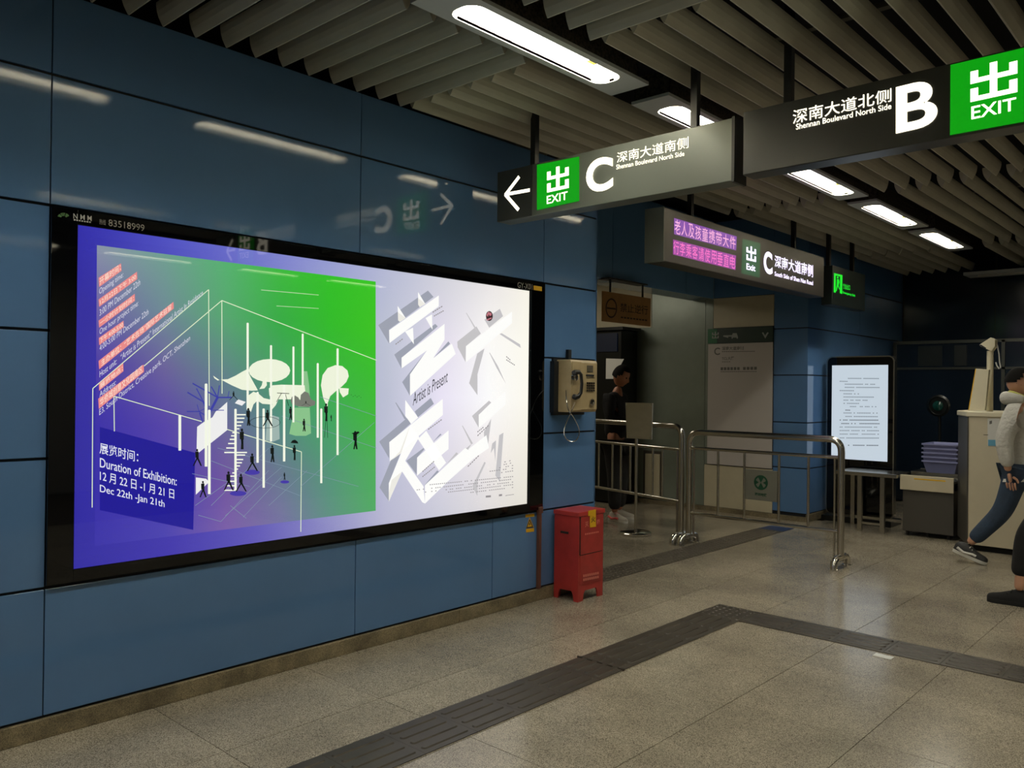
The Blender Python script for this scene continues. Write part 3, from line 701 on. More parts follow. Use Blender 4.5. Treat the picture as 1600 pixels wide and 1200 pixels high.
# warning sticker and pipe on wall
st = thing('warning_sticker', (WX, 4.35, .5), 'yellow and black triangular warning sticker under the light box corner', 'sticker')
def WPp(x, y, l=.0): return onX(x, y, WX+.001+l)
mb = MB().poly([WPp(*q) for q in ((821, 804), (835, 802.5), (835, 807), (821, 808.5))]).poly([WPp(*q) for q in ((822, 826.5), (834.5, 825), (834.5, 830.5), (822, 832))]).poly([WPp(*q) for q in ((822, 825.5), (827.5, 808), (834, 824))])
mb.build('yellow_field', 'yellow_label', st, fix=False)
mb = MB()
tri_o = [(822, 825.5), (827.5, 810.5), (833.5, 824)]; tri_i = [(824.3, 823.3), (827.6, 814.3), (831.3, 822.4)]
for k in range(3):
    k2 = (k+1) % 3; mb.poly([WPp(*q, .0006) for q in (tri_o[k], tri_o[k2], tri_i[k2], tri_i[k])])
mb.poly([WPp(*q, .0006) for q in ((827, 822), (826.6, 818), (828.6, 815.5), (828.2, 818.5), (829.2, 819))])
mb.build('warning_symbol', 'label_ink', st, fix=False)
pp_ = thing('conduit', (WX, 4.45, .1), 'thin brown conduit running down the wall below the light box corner', 'pipe')
MB().box(WX+.001, WX+.025, 4.415, 4.445, .085, .66).build('pipe', 'brown_pipe', pp_, bevel=.004)
MB().box(WX+.001, WX+.032, 4.41, 4.452, .62, .665).build('clamp', 'brown_pipe', pp_, bevel=.003)

# ------------------------------------------------------------ hanging signs
NY = (0, -1, 0)
def sign_YZ(px, py, Y=3.8): return onY(px, py, Y)
SY = 3.8
s1 = thing('hanging_sign', (-2.8, SY, 2.56), 'black hanging sign with white arrow, green exit square and letter C', 'sign', 'black exit signs')
cx0, cx1, sz0, sz1 = -3.625, -1.99, 2.562, 2.882
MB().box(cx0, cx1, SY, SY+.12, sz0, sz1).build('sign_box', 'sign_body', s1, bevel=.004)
MB().box(cx0-.002, cx0+.29, SY-.004, SY, sz0+.002, sz1-.002).build('arrow_field', 'sign_face', s1)
MB().box(cx1-.004, cx1+.012, SY-.006, SY+.126, sz0-.006, sz1+.004).build('end_cap', 'steel_dark', s1)
def S(x, y, Y=SY-.004): return onY(x, y, Y)
gq = [S(839, 326), S(905, 311), S(839, 258)]
mb = MB(); mb.add([S(839, 257.5), S(905, 244.5), S(905, 314), S(839, 328.5)], [(3, 2, 1, 0)]); mb.build('exit_field', 'sign_green', s1, fix=False)
def tpart(name, m, par, fn, *a, **k):
    mb = MB(); fn(mb, *a, **k); o = mb.build(name, m, par, fix=False)
    if 'english' in name: o['kind'] = 'stuff'
    return o
tpart('exit_character', 'sign_white', s1, chu_on, S(855, 301), S(889, 293.5), S(855, 264.5), NY, .0015)
tpart('exit_lettering', 'sign_white', s1, text_on, 'EXIT', S(854.5, 319), S(887, 311.5), S(854.5, 306.5), NY, .0015, .01)
tpart('exit_letter', 'sign_white', s1, text_on, 'C', S(916, 304), S(958, 295), S(916, 250), NY, .0015, .034, S(958, 243))
tpart('street_lettering', 'sign_white', s1, text_on, '深南大道南侧', S(964, 255), S(1076, 231), S(964, 238.5), NY, .0015, .003, S(1076, 213))
tpart('english_lettering', 'sign_white', s1, text_on, 'Shennan Boulevard North Side', S(963, 265), S(1069.5, 243.5), S(963, 257.5), NY, .0015, .006, S(1069.5, 236))
mb = MB()
def bar2(mb, a, b, w_):
    A, B = S(*a)+Vector((0, -.0015, 0)), S(*b)+Vector((0, -.0015, 0)); d = (B-A).normalized(); n_ = Vector((-d.z, 0, d.x))*w_
    mb.add([A+n_, A-n_, B-n_, B+n_], [(0, 1, 2, 3)])
bar2(mb, (789, 304), (828, 297), .0105); bar2(mb, (789.5, 305), (811.5, 276), .0115); bar2(mb, (789.5, 303.5), (810.5, 328), .0115)
mb.build('arrow', 'sign_white', s1, fix=False)
for x in (-3.37, -2.24):
    MB().box(x-.019, x+.019, SY+.04, SY+.078, sz1, 3.75).build('hanger', 'steel_dark', s1)
s2 = thing('hanging_sign', (-1.1, SY, 2.58), 'black hanging sign with large white letter B and green exit square', 'sign', 'black exit signs')
bx0, bx1 = -1.93, -.29
MB().box(bx0, bx1, SY-.01, SY+.11, 2.578, 2.893).build('sign_box', 'sign_face', s2, bevel=.004)
def T(x, y): return onY(x, y, SY-.012)
mb = MB(); gx0 = T(1485, 150).x; gx1 = gx0+.27
mb.add([(gx0, SY-.014, 2.588), (gx1, SY-.014, 2.588), (gx1, SY-.014, 2.885), (gx0, SY-.014, 2.885)], [(0, 1, 2, 3)]); mb.build('exit_field', 'sign_green', s2, fix=False)
tpart('street_lettering', 'sign_white', s2, text_on, '深南大道北侧', T(1239, 194.5), T(1393, 158.5), T(1239, 172.5), NY, .002, .003, T(1393, 137.5))
tpart('english_lettering', 'sign_white', s2, text_on, 'Shennan Boulevard North Side', T(1244, 203), T(1393, 170), T(1244, 194), NY, .002, .006, T(1393, 161))
tpart('exit_letter', 'sign_white', s2, text_on, 'B', T(1400, 209), T(1465, 194.5), T(1400, 136.5), NY, .002, .022, T(1465, 120.5))
tpart('exit_character', 'sign_white', s2, chu_on, T(1516.5, 160), T(1590, 144), T(1516.5, 106), NY, .003)
tpart('exit_lettering', 'sign_white', s2, text_on, 'EXIT', T(1518, 187), T(1588, 172), T(1518, 167), NY, .003, .01, T(1588, 152))
mb = MB()
# arrow pointing right, beyond the frame
ax0, ax1, az = gx1+.05, gx1+.2, 2.735
def bar3(a, b, w_):
    A, B = Vector((a[0], SY-.013, a[1])), Vector((b[0], SY-.013, b[1])); d = (B-A).normalized(); n_ = Vector((-d.z, 0, d.x))*w_
    mb.add([A+n_, A-n_, B-n_, B+n_], [(0, 1, 2, 3)])
bar3((ax0, az), (ax1, az), .012); bar3((ax1, az), (ax1-.09, az+.095), .013); bar3((ax1, az), (ax1-.09, az-.095), .013)
mb.build('arrow', 'sign_white', s2, fix=False)
for x in (-1.715, -.55):
    MB().box(x-.019, x+.019, SY+.02, SY+.058, 2.893, 3.75).build('hanger', 'steel_dark', s2)
# LED direction sign, parallel to the wall
LS = -3.4
s3 = thing('led_sign', (LS, 6.9, 2.49), 'long grey hanging sign with purple running text, exit letter C', 'sign')
MB().box(LS-.17, LS, 5.41, 8.5, 2.488, 2.905).build('sign_box', 'led_body', s3, bevel=.006)
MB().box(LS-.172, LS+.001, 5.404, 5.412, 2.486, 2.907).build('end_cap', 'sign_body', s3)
def U(x, y): return onX(x, y, LS)
mb = MB(); q0 = [(1053, 340.5), (1151, 369.5), (1150, 391.5), (1053, 366)]
mb.add([U(*q)+Vector((.001, 0, 0)) for q in q0], [(0, 1, 2, 3)]); mb.build('led_row', 'led_purple', s3, fix=False)
mb = MB(); q1 = [(1051.5, 374), (1150, 399.5), (1149, 422), (1051.5, 397.5)]
mb.add([U(*q)+Vector((.001, 0, 0)) for q in q1], [(0, 1, 2, 3)]); mb.build('led_row', 'led_magenta', s3, fix=False)
def chars(m_, s, TLp, TRp, BRp, BLp, bold=.002):
    n = len(s)
    for i, ch in enumerate(s):
        a0, a1 = (i+.06)/n, (i+.92)/n
        def L2(p, q, t): return (p[0]+(q[0]-p[0])*t, p[1]+(q[1]-p[1])*t)
        tpart('led_character', m_, s3, text_on, ch, U(*L2(BLp, BRp, a0)), U(*L2(BLp, BRp, a1)), U(*L2(TLp, TRp, a0)), NX, .002, bold, U(*L2(TLp, TRp, a1)))
chars('led_text', '老人及孩童携带大件', (1053, 342), (1150, 371), (1150, 390), (1053, 364.5))
chars('led_text_pink', '行李乘客请使用垂直电', (1051.5, 375.5), (1149.5, 401), (1149, 420.5), (1051.5, 396))
mb = MB(); mb.add([U(*q)+Vector((.001, 0, 0)) for q in ((1160, 373), (1188, 380), (1187, 434), (1158, 427))], [(0, 1, 2, 3)]); mb.build('exit_field', 'dim_green', s3, fix=False)
tpart('exit_character', 'sign_cold', s3, chu_on, U(1166, 406), U(1181, 409.5), U(1166, 383), NX, .002)
tpart('exit_lettering', 'sign_cold', s3, text_on, 'Exit', U(1166, 421), U(1180, 424.5), U(1166, 411), NX, .002, .02)
tpart('exit_letter', 'sign_cold', s3, text_on, 'C', U(1193, 426), U(1207, 430), U(1193, 391), NX, .002, .04, U(1206, 395))
tpart('street_lettering', 'sign_cold', s3, text_on, '深南大道南侧', U(1210, 417), U(1270, 434), U(1210, 398), NX, .002, .012, U(1270, 414))
tpart('english_lettering', 'sign_cold', s3, text_on, 'South Side of Shen Nan Road', U(1210, 431), U(1270, 446), U(1210, 424), NX, .002, .02, U(1270, 439))
for y in (5.95, 7.95):
    MB().box(LS-.11, LS-.07, y-.02, y+.02, 2.905, 3.75).build('hanger', 'steel_dark', s3)
s4 = thing('emergency_sign', (LS, 9.2, 2.48), 'small dark hanging sign with glowing green running figure', 'sign')
MB().box(LS-.14, LS-.02, 8.78, 9.75, 2.44, 2.86).build('sign_box', 'dark_housing', s4, bevel=.004)
def G(x, y): return onX(x, y, LS-.02)
mb = MB()
def gp(pts): mb.poly([G(*q)+Vector((.002, 0, 0)) for q in pts])
gp([(1303, 426.5), (1316, 430), (1316, 433), (1305.5, 430.5), (1305.5, 457.5), (1302.5, 456.5)]); gp([(1312.5, 432), (1316, 433), (1315.5, 459.5), (1312, 458)])
gp(ell(1308.7, 433.5, 1.3, 1.8, 8)); gp([(1307.5, 436), (1310.5, 436.5), (1311.5, 441), (1310, 446), (1312, 452), (1311, 452.5), (1308.8, 447), (1307, 455), (1305.8, 455), (1307, 446)])
mb.build('running_figure', 'exit_green', s4, fix=False)
mb = MB()
text_on(mb, '紧急出口', G(1317, 451.5), G(1328, 453.8), G(1317, 443), NX, .002, .01)
mb.build('chinese_lettering', 'exit_green', s4, fix=False)
mb = MB()
text_on(mb, 'Emergency Exit', G(1316.5, 459.5), G(1336, 465), G(1316.5, 454.5), NX, .002, .03)
mb.build('sign_lettering', 'exit_green', s4, fix=False)['kind'] = 'stuff'
for y in (8.82, 9.5):
    MB().box(LS-.1, LS-.06, y-.02, y+.02, 2.86, 3.75).build('hanger', 'steel_dark', s4)
c = onX(1340, 433, PX+.02)
o = MB().box(PX+.001, PX+.05, c.y-.06, c.y+.06, c.z-.035, c.z+.035).build('wall_indicator', 'yellow_label'); tag(o, 'tiny yellow indicator box high on the dark blue wall', 'indicator')

# ------------------------------------------------------------ red extinguisher box
bx = thing('extinguisher_box', (-3.67, 4.74, 0), 'red metal fire extinguisher box standing at the end of the blue wall', 'extinguisher box')
X0, X1b, Y0b, Y1b = -3.778, -3.56, 4.59, 4.885
mb = MB()
def legface(p0, p1, th):
    """sheet from p0 to p1 (xy) with arched cut-out between two feet, thickness vector th"""
    a = Vector((*p0, 0)); b = Vector((*p1, 0)); d = b-a
    prof = [(0, 0), (.17, 0), (.2, .045), (.26, .07), (.74, .07), (.8, .045), (.83, 0), (1, 0), (1, .6), (0, .6)]
    mb.prism([a+d*t+Vector((0, 0, z)) for t, z in prof], th)
legface((X0, Y0b), (X1b, Y0b), (0, .012, 0)); legface((X1b, Y0b+.012), (X1b, Y1b-.012), (-.012, 0, 0))
legface((X0, Y1b), (X1b, Y1b), (0, -.012, 0)); legface((X0, Y0b+.012), (X0, Y1b-.012), (.012, 0, 0))
mb.box(X0+.012, X1b-.012, Y0b+.012, Y1b-.012, .07, .08)
mb.build('body', 'red_paint', bx)
MB().box(X0-.004, X1b+.008, Y0b-.01, Y1b+.012, .60, .632).build('lid', 'red_paint', bx, bevel=.004)
MB().box(X1b, X1b+.006, Y0b+.022, Y1b-.012, .33, .597).build('flap', 'red_paint', bx, bevel=.002)
MB().box(X1b, X1b+.003, Y0b+.02, Y1b-.012, .115, .325).build('lower_door', 'red_paint', bx, bevel=.001)
MB().box(X1b, X1b+.004, Y0b+.014, Y0b+.021, .33, .6).box(X1b, X1b+.004, Y0b+.02, Y1b-.02, .325, .33).build('door_gap', 'dark_seam', bx)
MB().box(X0+.06, X0+.13, Y0b-.006, Y0b, .47, .485).build('handle_slot', 'dark_seam', bx)
def E(x, y): return onX(x, y, X1b+.007)
mb = MB().add([E(*q)+Vector((.0012, 0, 0)) for q in ((921.5, 798), (931, 795.5), (931, 823), (921.5, 824.5))], [(0, 1, 2, 3)]).box(X1b+.008, X1b+.012, 4.69, 4.74, .598, .636)
mb.build('yellow_seal', 'yellow_label', bx, fix=False)
mb = MB()
text_on(mb, '火', E(923, 817), E(930, 815), E(923, 808), NX, .002, .02); mb.build('seal_mark', 'label_ink', bx, fix=False)
mb = MB()
text_on(mb, '灭', E(914, 824), E(919.5, 822.5), E(914, 816), NX, .001, .02); text_on(mb, '箱', E(932, 820), E(937, 818.5), E(932, 812), NX, .001, .02)
rects_on(mb, [(q/8, 0, q/8+.09, 1) for q in range(8)], E(914, 836), E(936, 832), E(914, 833.5), NX, .001)
for yy_ in (0, 6):
    rects_on(mb, [(q/8, 0, q/8+.095, 1) for q in range(8)], E(911, 902+yy_), E(936, 897+yy_), E(911, 898+yy_), NX, .001)
mb.build('box_lettering', 'red_text', bx, fix=False)['kind'] = 'stuff'

# ------------------------------------------------------------ payphone
ph = thing('payphone', (WX, 4.7, 1.3), 'beige wall payphone with black handset and looped steel cord', 'payphone')
fx = -3.645; fy0, fy1, fz0, fz1 = 4.595, 4.905, 1.335, 1.712
MB().box(WX+.001, WX+.04, 4.545, 4.6, 1.33, 1.70).box(WX+.001, WX+.02, 4.56, 4.93, 1.31, 1.72).build('backplate', 'phone_dark', ph)
mb = MB(); mb.prism([(WX+.02, fy0, z) for z in (0,)] and [(WX+.02, fy0, fz0), (fx-.01, fy0, fz0), (fx, fy0, fz0+.02), (fx, fy0, fz1-.02), (fx-.01, fy0, fz1), (WX+.02, fy0, fz1)], (0, fy1-fy0, 0))
mb.build('case', 'phone_beige', ph, bevel=.006)
MB().box(fx, fx+.006, fy0+.01, fy0+.115, fz0+.01, fz1-.012).build('handset_bay', 'phone_beige', ph, bevel=.003)
MB().box(fx, fx+.004, 4.78, 4.85, 1.625, 1.675).build('display', 'screen_grey', ph, bevel=.002)
MB().box(fx, fx+.005, 4.77, 4.86, 1.595, 1.608).box(fx, fx+.003, 4.77, 4.875, 1.583, 1.586).build('card_slot', 'phone_dark', ph)
kp = MB()
for i in range(4):
    for j in range(4): kp.box(fx, fx+.007, 4.77+i*.026, 4.79+i*.026, 1.485+j*.018, 1.498+j*.018)
kp.build('keypad', 'chrome', ph)['kind'] = 'stuff'
hs = MB()
hy = 4.635
hs.tube([(fx+.012, hy-.035, 1.612), (fx+.03, hy-.03, 1.618), (fx+.043, hy-.005, 1.622), (fx+.048, hy+.014, 1.605), (fx+.049, hy+.022, 1.54), (fx+.047, hy+.016, 1.475), (fx+.04, hy-.004, 1.448), (fx+.028, hy-.022, 1.445), (fx+.01, hy-.026, 1.448)], [.018, .022, .016, .0125, .012, .0125, .016, .022, .018], 12)
hs.build('handset', 'rubber_black', ph, smooth=True)
MB().lathe([(.012, 0), (.024, .004), (.024, .03), (.016, .034)], (0, 0, 0), 16).build('earpiece_cradle', 'chrome', ph, smooth=True).matrix_basis = Matrix.Translation((fx, hy-.02, 1.585)) @ Matrix.Rotation(math.pi/2, 4, 'Y')
MB().lathe([(.024, 0), (.026, .012), (.012, .016)], (0, 0, 0), 20).build('coin_cup', 'chrome', ph, smooth=True).matrix_basis = Matrix.Translation((fx, 4.835, 1.405)) @ Matrix.Rotation(math.pi/2, 4, 'Y')
cord = [onX(898, 629, fx+.05), onX(892, 645, fx+.05), onX(885, 660, fx+.04), onX(881.5, 674, fx+.04), onX(884, 685, fx+.04), onX(893, 690, fx+.04), onX(901, 687, fx+.04), onX(905, 677, fx+.04), onX(903, 666, fx+.04), onX(896, 652, fx+.04), onX(888, 640, fx+.03), onX(885, 622, fx+.0), onX(884.5, 610, fx-.03)]
sm = []
for i in range(len(cord)-1):
    p0, p1, p2, p3 = cord[max(i-1, 0)], cord[i], cord[i+1], cord[min(i+2, len(cord)-1)]
    for t_ in (0, .25, .5, .75):
        sm.append(.5*((2*p1)+(p2-p0)*t_+(2*p0-5*p1+4*p2-p3)*t_**2+(3*p1-p0-3*p2+p3)*t_**3))
sm.append(cord[-1])
MB().tube(sm, .0035, 6).build('cord', 'chrome', ph, smooth=True)
MB().box(WX+.005, WX+.03, 4.72, 4.755, 1.712, 1.79).build('bracket', 'phone_dark', ph)

# ------------------------------------------------------------ railings
RYy = 7.1
def railing(label, xa, xb, zt, zm, zb, bals, y, dy=0.0):
    yb_ = y; ya_ = y+dy; yy_ = lambda x: ya_+(yb_-ya_)*(x-xa)/(xb-xa)
    t = thing('railing', ((xa+xb)/2, y, 0), label, 'railing', 'steel crowd railings')
    MB().tube(rail_path([(xa, ya_, .06), (xa, ya_, zt), (xb, yb_, zt), (xb, yb_, .06)], .11, 6), .029, 16).build('top_rail', 'steel', t, smooth=True)
    MB().tube([(xa, ya_, zm), (xb, yb_, zm)], .016, 10).build('middle_rail', 'steel', t, smooth=True)
    MB().tube([(xa, ya_, zb), (xb, yb_, zb)], .016, 10).build('bottom_rail', 'steel', t, smooth=True)
    for b in bals: MB().tube([(b, yy_(b), zb), (b, yy_(b), zm)], .0115, 10).build('baluster', 'steel', t, smooth=True)
    for x in (xa, xb):
        y = yy_(x); q = x+(.055 if x == xa else -.055)
        MB().tube(rail_path([(x, y-.15, 0), (x, y-.15, .085), (x, y+.15, .085), (x, y+.15, 0)], .075, 6), .031, 14).lathe([(.04, 0), (.04, .006), (.03, .012)], (x, y-.14, 0), 18).lathe([(.04, 0), (.04, .006), (.03, .012)], (x, y+.14, 0), 18).build('foot', 'chrome', t, smooth=True)
        MB().tube([(q, yy_(q), .08), (q, yy_(q), zm)], .010, 8).build('inner_post', 'steel', t, smooth=True)
    return t
r2 = railing('steel railing on arched feet standing in front of the white directory board, with emblem plate', -4.15, -2.675, 1.095, .94, .305, (-3.837, -3.568, -3.232, -2.961), RYy)
MB().box(-3.556, -3.245, RYy-.008, RYy+.008, .50, .78).build('logo_plate', 'plate_grey', r2, bevel=.003)
r2.children[-1]['label'] = 'grey plate with round green emblem'
mb = MB(); pc = Vector((-3.40, RYy-.0095, .665)); 
def disc(mb, r0, r1, a0, a1, n=16):
    P_ = [pc+Vector((r1*math.cos(math.radians(a0+(a1-a0)*k/n)), 0, r1*math.sin(math.radians(a0+(a1-a0)*k/n)))) for k in range(n+1)]
    Q_ = [pc+Vector((r0*math.cos(math.radians(a0+(a1-a0)*k/n)), 0, r0*math.sin(math.radians(a0+(a1-a0)*k/n)))) for k in range(n+1)]
    for k in range(n): mb.add([P_[k], P_[k+1], Q_[k+1], Q_[k]], [(0, 1, 2, 3)])
disc(mb, .052, .068, 0, 360, 28)
for s_ in (0, 180):
    disc(mb, .0, .052, 60+s_, 120+s_, 6)
for s_ in (-1, 1): mb.add([pc+Vector((a*s_, 0, b)) for a, b in ((.052, .02), (.02, .0), (.052, -.02), (.058, 0))], [(0, 1, 2, 3)])
text_on(mb, '深圳地铁', pc+Vector((-.06, 0, -.125)), pc+Vector((.06, 0, -.125)), pc+Vector((-.06, 0, -.095)), NY, .0, .03)
mb.build('emblem', 'emblem_green', r2, fix=False)['kind'] = 'stuff'
railing('steel railing across the passage mouth behind the red box, without any plate', -5.75, -4.235, 1.145, .915, .405, (-5.50, -5.27, -5.13, -4.98, -4.64, -4.5), 7.1, .42)

# pole sign
ps = thing('stand_sign', (-4.83, 6.95, 0), 'steel pole stand with a blank shiny plate beside the railing', 'stand')
sc_ = onZ(993, 835)
MB().lathe([(.155, 0), (.165, .004), (.165, .022), (.15, .034), (.03, .038)], (sc_.x, sc_.y, 0), 32).build('base', 'chrome', ps, smooth=True)
MB().tube([(sc_.x, sc_.y, .03), (sc_.x, sc_.y, 1.05)], .016, 12).build('pole', 'steel', ps, smooth=True)
a_, b_, c_, d_ = [onY(*q, sc_.y-.02) for q in ((977, 629), (1019.5, 630), (1018, 687), (979, 684.5))]
mb = MB().prism([a_, b_, c_, d_], (0, .016, 0)); mb.build('plate', 'steel_flat', ps, bevel=.003)
mb = MB()
for q in (a_+Vector((.02, 0, -.02)), b_+Vector((-.02, 0, -.02)), c_+Vector((-.02, 0, .02)), d_+Vector((.02, 0, .02))): mb.box(q.x-.006, q.x+.006, q.y-.004, q.y, q.z-.006, q.z+.006)
mb.build('screw', 'chrome', ps)['kind'] = 'stuff'

# ------------------------------------------------------------ no-entry board under the header
ne = thing('no_entry_sign', (-5.0, 7.2, 2.2), 'orange brown board with no entry ring hanging at the passage mouth', 'sign')
MB().box(-5.02, -5.0, 6.815, 7.7, 2.2, 2.51).build('board', 'orange_board', ne, bevel=.003)
def H(x, y): return onX(x, y, -5.0)
mb = MB()
n = 24; ro = [(955+9*math.cos(2*math.pi*k/n), 481.5+15.5*math.sin(2*math.pi*k/n)) for k in range(n)]; ri = [(955+7.4*math.cos(2*math.pi*k/n), 481.5+13*math.sin(2*math.pi*k/n)) for k in range(n)]
for k in range(n):
    k2 = (k+1) % n; mb.add([H(*q)+Vector((.0015, 0, 0)) for q in (ro[k], ro[k2], ri[k2], ri[k])], [(0, 1, 2, 3)])
mb.add([H(*q)+Vector((.0015, 0, 0)) for q in ((948, 480), (962, 481.5), (962, 484), (948, 482.5))], [(0, 1, 2, 3)])
text_on(mb, '禁止逆行', H(969, 487), H(1012, 492), H(969, 473), NX, .0015, .006, H(1012, 478))
rects_on(mb, [(q/9, 0, q/9+.08, 1) for q in range(9)], H(970, 497), H(1012, 502), H(970, 494.5), NX, .0015)
mb.build('board_lettering', 'board_ink', ne, fix=False)['kind'] = 'stuff'
for y in (6.95, 7.55): MB().box(-5.016, -5.004, y-.01, y+.01, 2.51, 2.66).build('hanger', 'steel_dark', ne)
MB().box(-5.12, -4.99, 6.9, 7.62, 2.645, 2.66).build('bracket', 'steel_dark', ne)

# ------------------------------------------------------------ directory board on the passage wall
db = thing('directory_board', (-4.72, PY, .58), 'tall white exit directory board with dark green header band', 'sign')
DY = PY-.015
MB().box(-5.155, -4.302, DY, PY-.001, .585, 2.085).build('panel', 'white_board', db, bevel=.003)
MB().box(-5.158, -4.30, DY-.004, PY-.001, 2.09, 2.272).build('header_band', 'board_band', db)
MB().box(-5.156, -5.03, DY-.006, DY-.004, 2.093, 2.269).build('exit_field', 'board_green', db)
def D(x, y, d=.005): return onY(x, y, DY-d)
mb = MB()
chu_on(mb, D(1112.5, 529, .007), D(1123, 528.5, .007), D(1112.5, 518.5, .007), NY, .0)
mb.poly([D(*q) for q in ((1130, 524), (1145, 523.5), (1145, 526), (1138, 526), (1138, 528), (1130, 526))])
mb.poly([D(*q) for q in ((1143, 526), (1145, 520.5), (1151, 520.5), (1153, 526), (1153, 529), (1151, 529), (1151, 527.5), (1145, 527.5), (1145, 529), (1143, 529))])
mb.poly([D(*q) for q in ((1190.5, 520), (1192.5, 519), (1195.5, 524), (1199, 519), (1201, 520), (1195.7, 529))])
mb.build('header_symbols', 'board_grey', db, fix=False)['kind'] = 'stuff'
mb = MB()
text_on(mb, 'C', D(1116, 555, .001), D(1125, 554.5, .001), D(1116, 543.5, .001), NY, .0, .02)
text_on(mb, '深南大道南侧', D(1128, 547.5, .001), D(1162, 547, .001), D(1128, 541.5, .001), NY, 0, .02)
text_on(mb, 'TCL大厦', D(1128, 563, .001), D(1147, 562.5, .001), D(1128, 557.5, .001), NY, 0, .02)
for xa, xb, y_, h_ in ((1128, 1180, 550, 1.2), (1128, 1142, 566, 1), (1126, 1157, 578.5, 4.5), (1161, 1184, 578, 4.5), (1126, 1183, 581.5, 1.2)):
    n_ = int((xb-xa)/(5 if h_ > 2 else 3)); rects_on(mb, [(q/n_, 0, (q+.75)/n_, 1) for q in range(n_)], D(xa, y_, .001), D(xb, y_-.4, .001), D(xa, y_-h_, .001), NY, 0)
mb.build('board_lettering', 'ink', db, fix=False)['kind'] = 'stuff'

# ------------------------------------------------------------ tall black machine in the passage
bmn = thing('ticket_machine', (-6.45, 9.0, 0), 'tall black cabinet machine in the side passage behind the dark clothed person', 'machine')
MB().box(-7.05, -6.19, 8.85, PY-.04, .02, 2.28).build('body', 'machine_black', bmn, bevel=.01)
MB().box(-6.74, -6.25, 8.835, 8.85, 2.0, 2.24).build('screen', 'machine_screen', bmn)
def K(x, y): return onY(x, y, 8.84)
MB().add([K(947, 560), K(975, 561), K(958, 592), K(946.5, 592)], [(0, 1, 2, 3)]).build('notice', 'paper', bmn, fix=False)
MB().box(-7.1, -6.14, 8.8, PY-.04, 2.28, 2.32).build('hood', 'machine_black', bmn)

# ------------------------------------------------------------ standing screen
ks = thing('display_kiosk', (-3.45, 9.75, 0), 'tall black floor standing screen showing a white text page', 'display')
KY = 9.7
mb = MB().prism([(x, KY, z) for x, z in rounded(-3.83, -3.075, .07, 1.915, .06, 5)], (0, .08, 0)); mb.build('case', 'frame_black', ks)
ro = rounded(-3.835, -3.07, .065, 1.92, .065, 5); ri = rounded(-3.822, -3.083, .078, 1.907, .055, 5); n = len(ro)
mb = MB()
mb.add([(a, KY-.006, b) for a, b in ro]+[(a, KY-.006, b) for a, b in ri]+[(a, KY+.08, b) for a, b in ro], [(k, (k+1) % n, n+(k+1) % n, n+k) for k in range(n)]+[(k, (k+1) % n, 2*n+(k+1) % n, 2*n+k) for k in range(n)])
mb.build('rim', 'steel', ks)
mb = MB().box(-3.772, -3.14, KY-.004, KY-.001, .722, 1.815); mb.build('screen', 'screen_light', ks)
MB().box(-3.84, -3.06, KY-.12, KY+.24, 0, .065).build('base', 'machine_black', ks, bevel=.005)
def Q(x, y): return onY(x, y, KY-.006)
ta, tb_ = MB(), MB()
for (xa, xb, y_, dk) in ((1325, 1374, 592, 0), (1312, 1325, 596.5, 0), (1320, 1368, 601, 0), (1320, 1375, 606, 0), (1312, 1335, 611, 0), (1318, 1343, 616, 0), (1318, 1366, 621, 0), (1318, 1359, 626, 0), (1318, 1343, 631, 0), (1328, 1370, 636, 0), (1321, 1329, 641.5, 1), (1318, 1372, 646, 0), (1321, 1375, 651.5, 0), (1312, 1373, 657, 1), (1312, 1375, 662.5, 1), (1312, 1374, 668, 0), (1312, 1374, 673.5, 0), (1312, 1374, 679, 0), (1312, 1374, 685, 0), (1325, 1373, 696.5, 1)):
    n_ = int((xb-xa)/2.6); R_ = [(q/n_, 0, (q+.7)/n_, 1) for q in range(n_) if random.random() > .12]
    rects_on(tb_ if dk else ta, R_, Q(xa, y_), Q(xb, y_+.3), Q(xa, y_-1.5), NY, 0)
ta.build('page_print', 'screen_ink', ks, fix=False)['kind'] = 'stuff'; tb_.build('page_print', 'screen_ink_dark', ks, fix=False)['kind'] = 'stuff'

# ------------------------------------------------------------ steel table, conveyor, scanner, trays
tb = thing('steel_table', (-3.15, 9.35, 0), 'low stainless table standing in front of the standing screen', 'table')
MB().box(-3.49, -2.85, 9.1, 9.55, .60, .64).build('table_top', 'steel', tb, bevel=.004)
for x, y in ((-3.235, 9.13), (-3.0, 9.13), (-3.45, 9.52), (-2.87, 9.52)):
    MB().box(x-.022, x+.022, y-.022, y+.022, 0, .60).build('leg', 'steel', tb)
MB().box(-3.46, -2.86, 9.51, 9.53, .08, .11).build('stretcher', 'steel', tb)
MB().box(-3.23, -3.0, 9.12, 9.14, .08, .105).build('stretcher', 'steel', tb)
cv = thing('scanner_conveyor', (-2.55, 9.4, 0), 'beige conveyor end with grey cabinet body beside the scanner', 'conveyor')
MB().box(-2.82, -2.33, 9.2, 9.85, .05, .50).build('body', 'grey_cabinet', cv, bevel=.005)
MB().box(-2.84, -2.325, 9.17, 9.19, .485, .64).build('side_panel', 'beige_cabinet', cv, bevel=.004)
MB().box(-2.82, -2.33, 9.2, 9.85, .575, .60).build('belt', 'rubber_black', cv)
MB().box(-2.84, -2.33, 9.86, 9.9, .50, .66).build('back_panel', 'grey_cabinet', cv)
MB().box(-2.7, -2.4, 9.168, 9.17, .60, .612).build('yellow_stripe', 'yellow_label', cv)
for k in range(3): MB().box(-2.8+k*.2, -2.78+k*.2, 9.25, 9.29, 0, .05).build('leg', 'steel_dark', cv)
MB().box(-2.83, -2.335, 9.5, 9.82, .60, .655).build('tray_shelf', 'steel', cv)
tray0 = None
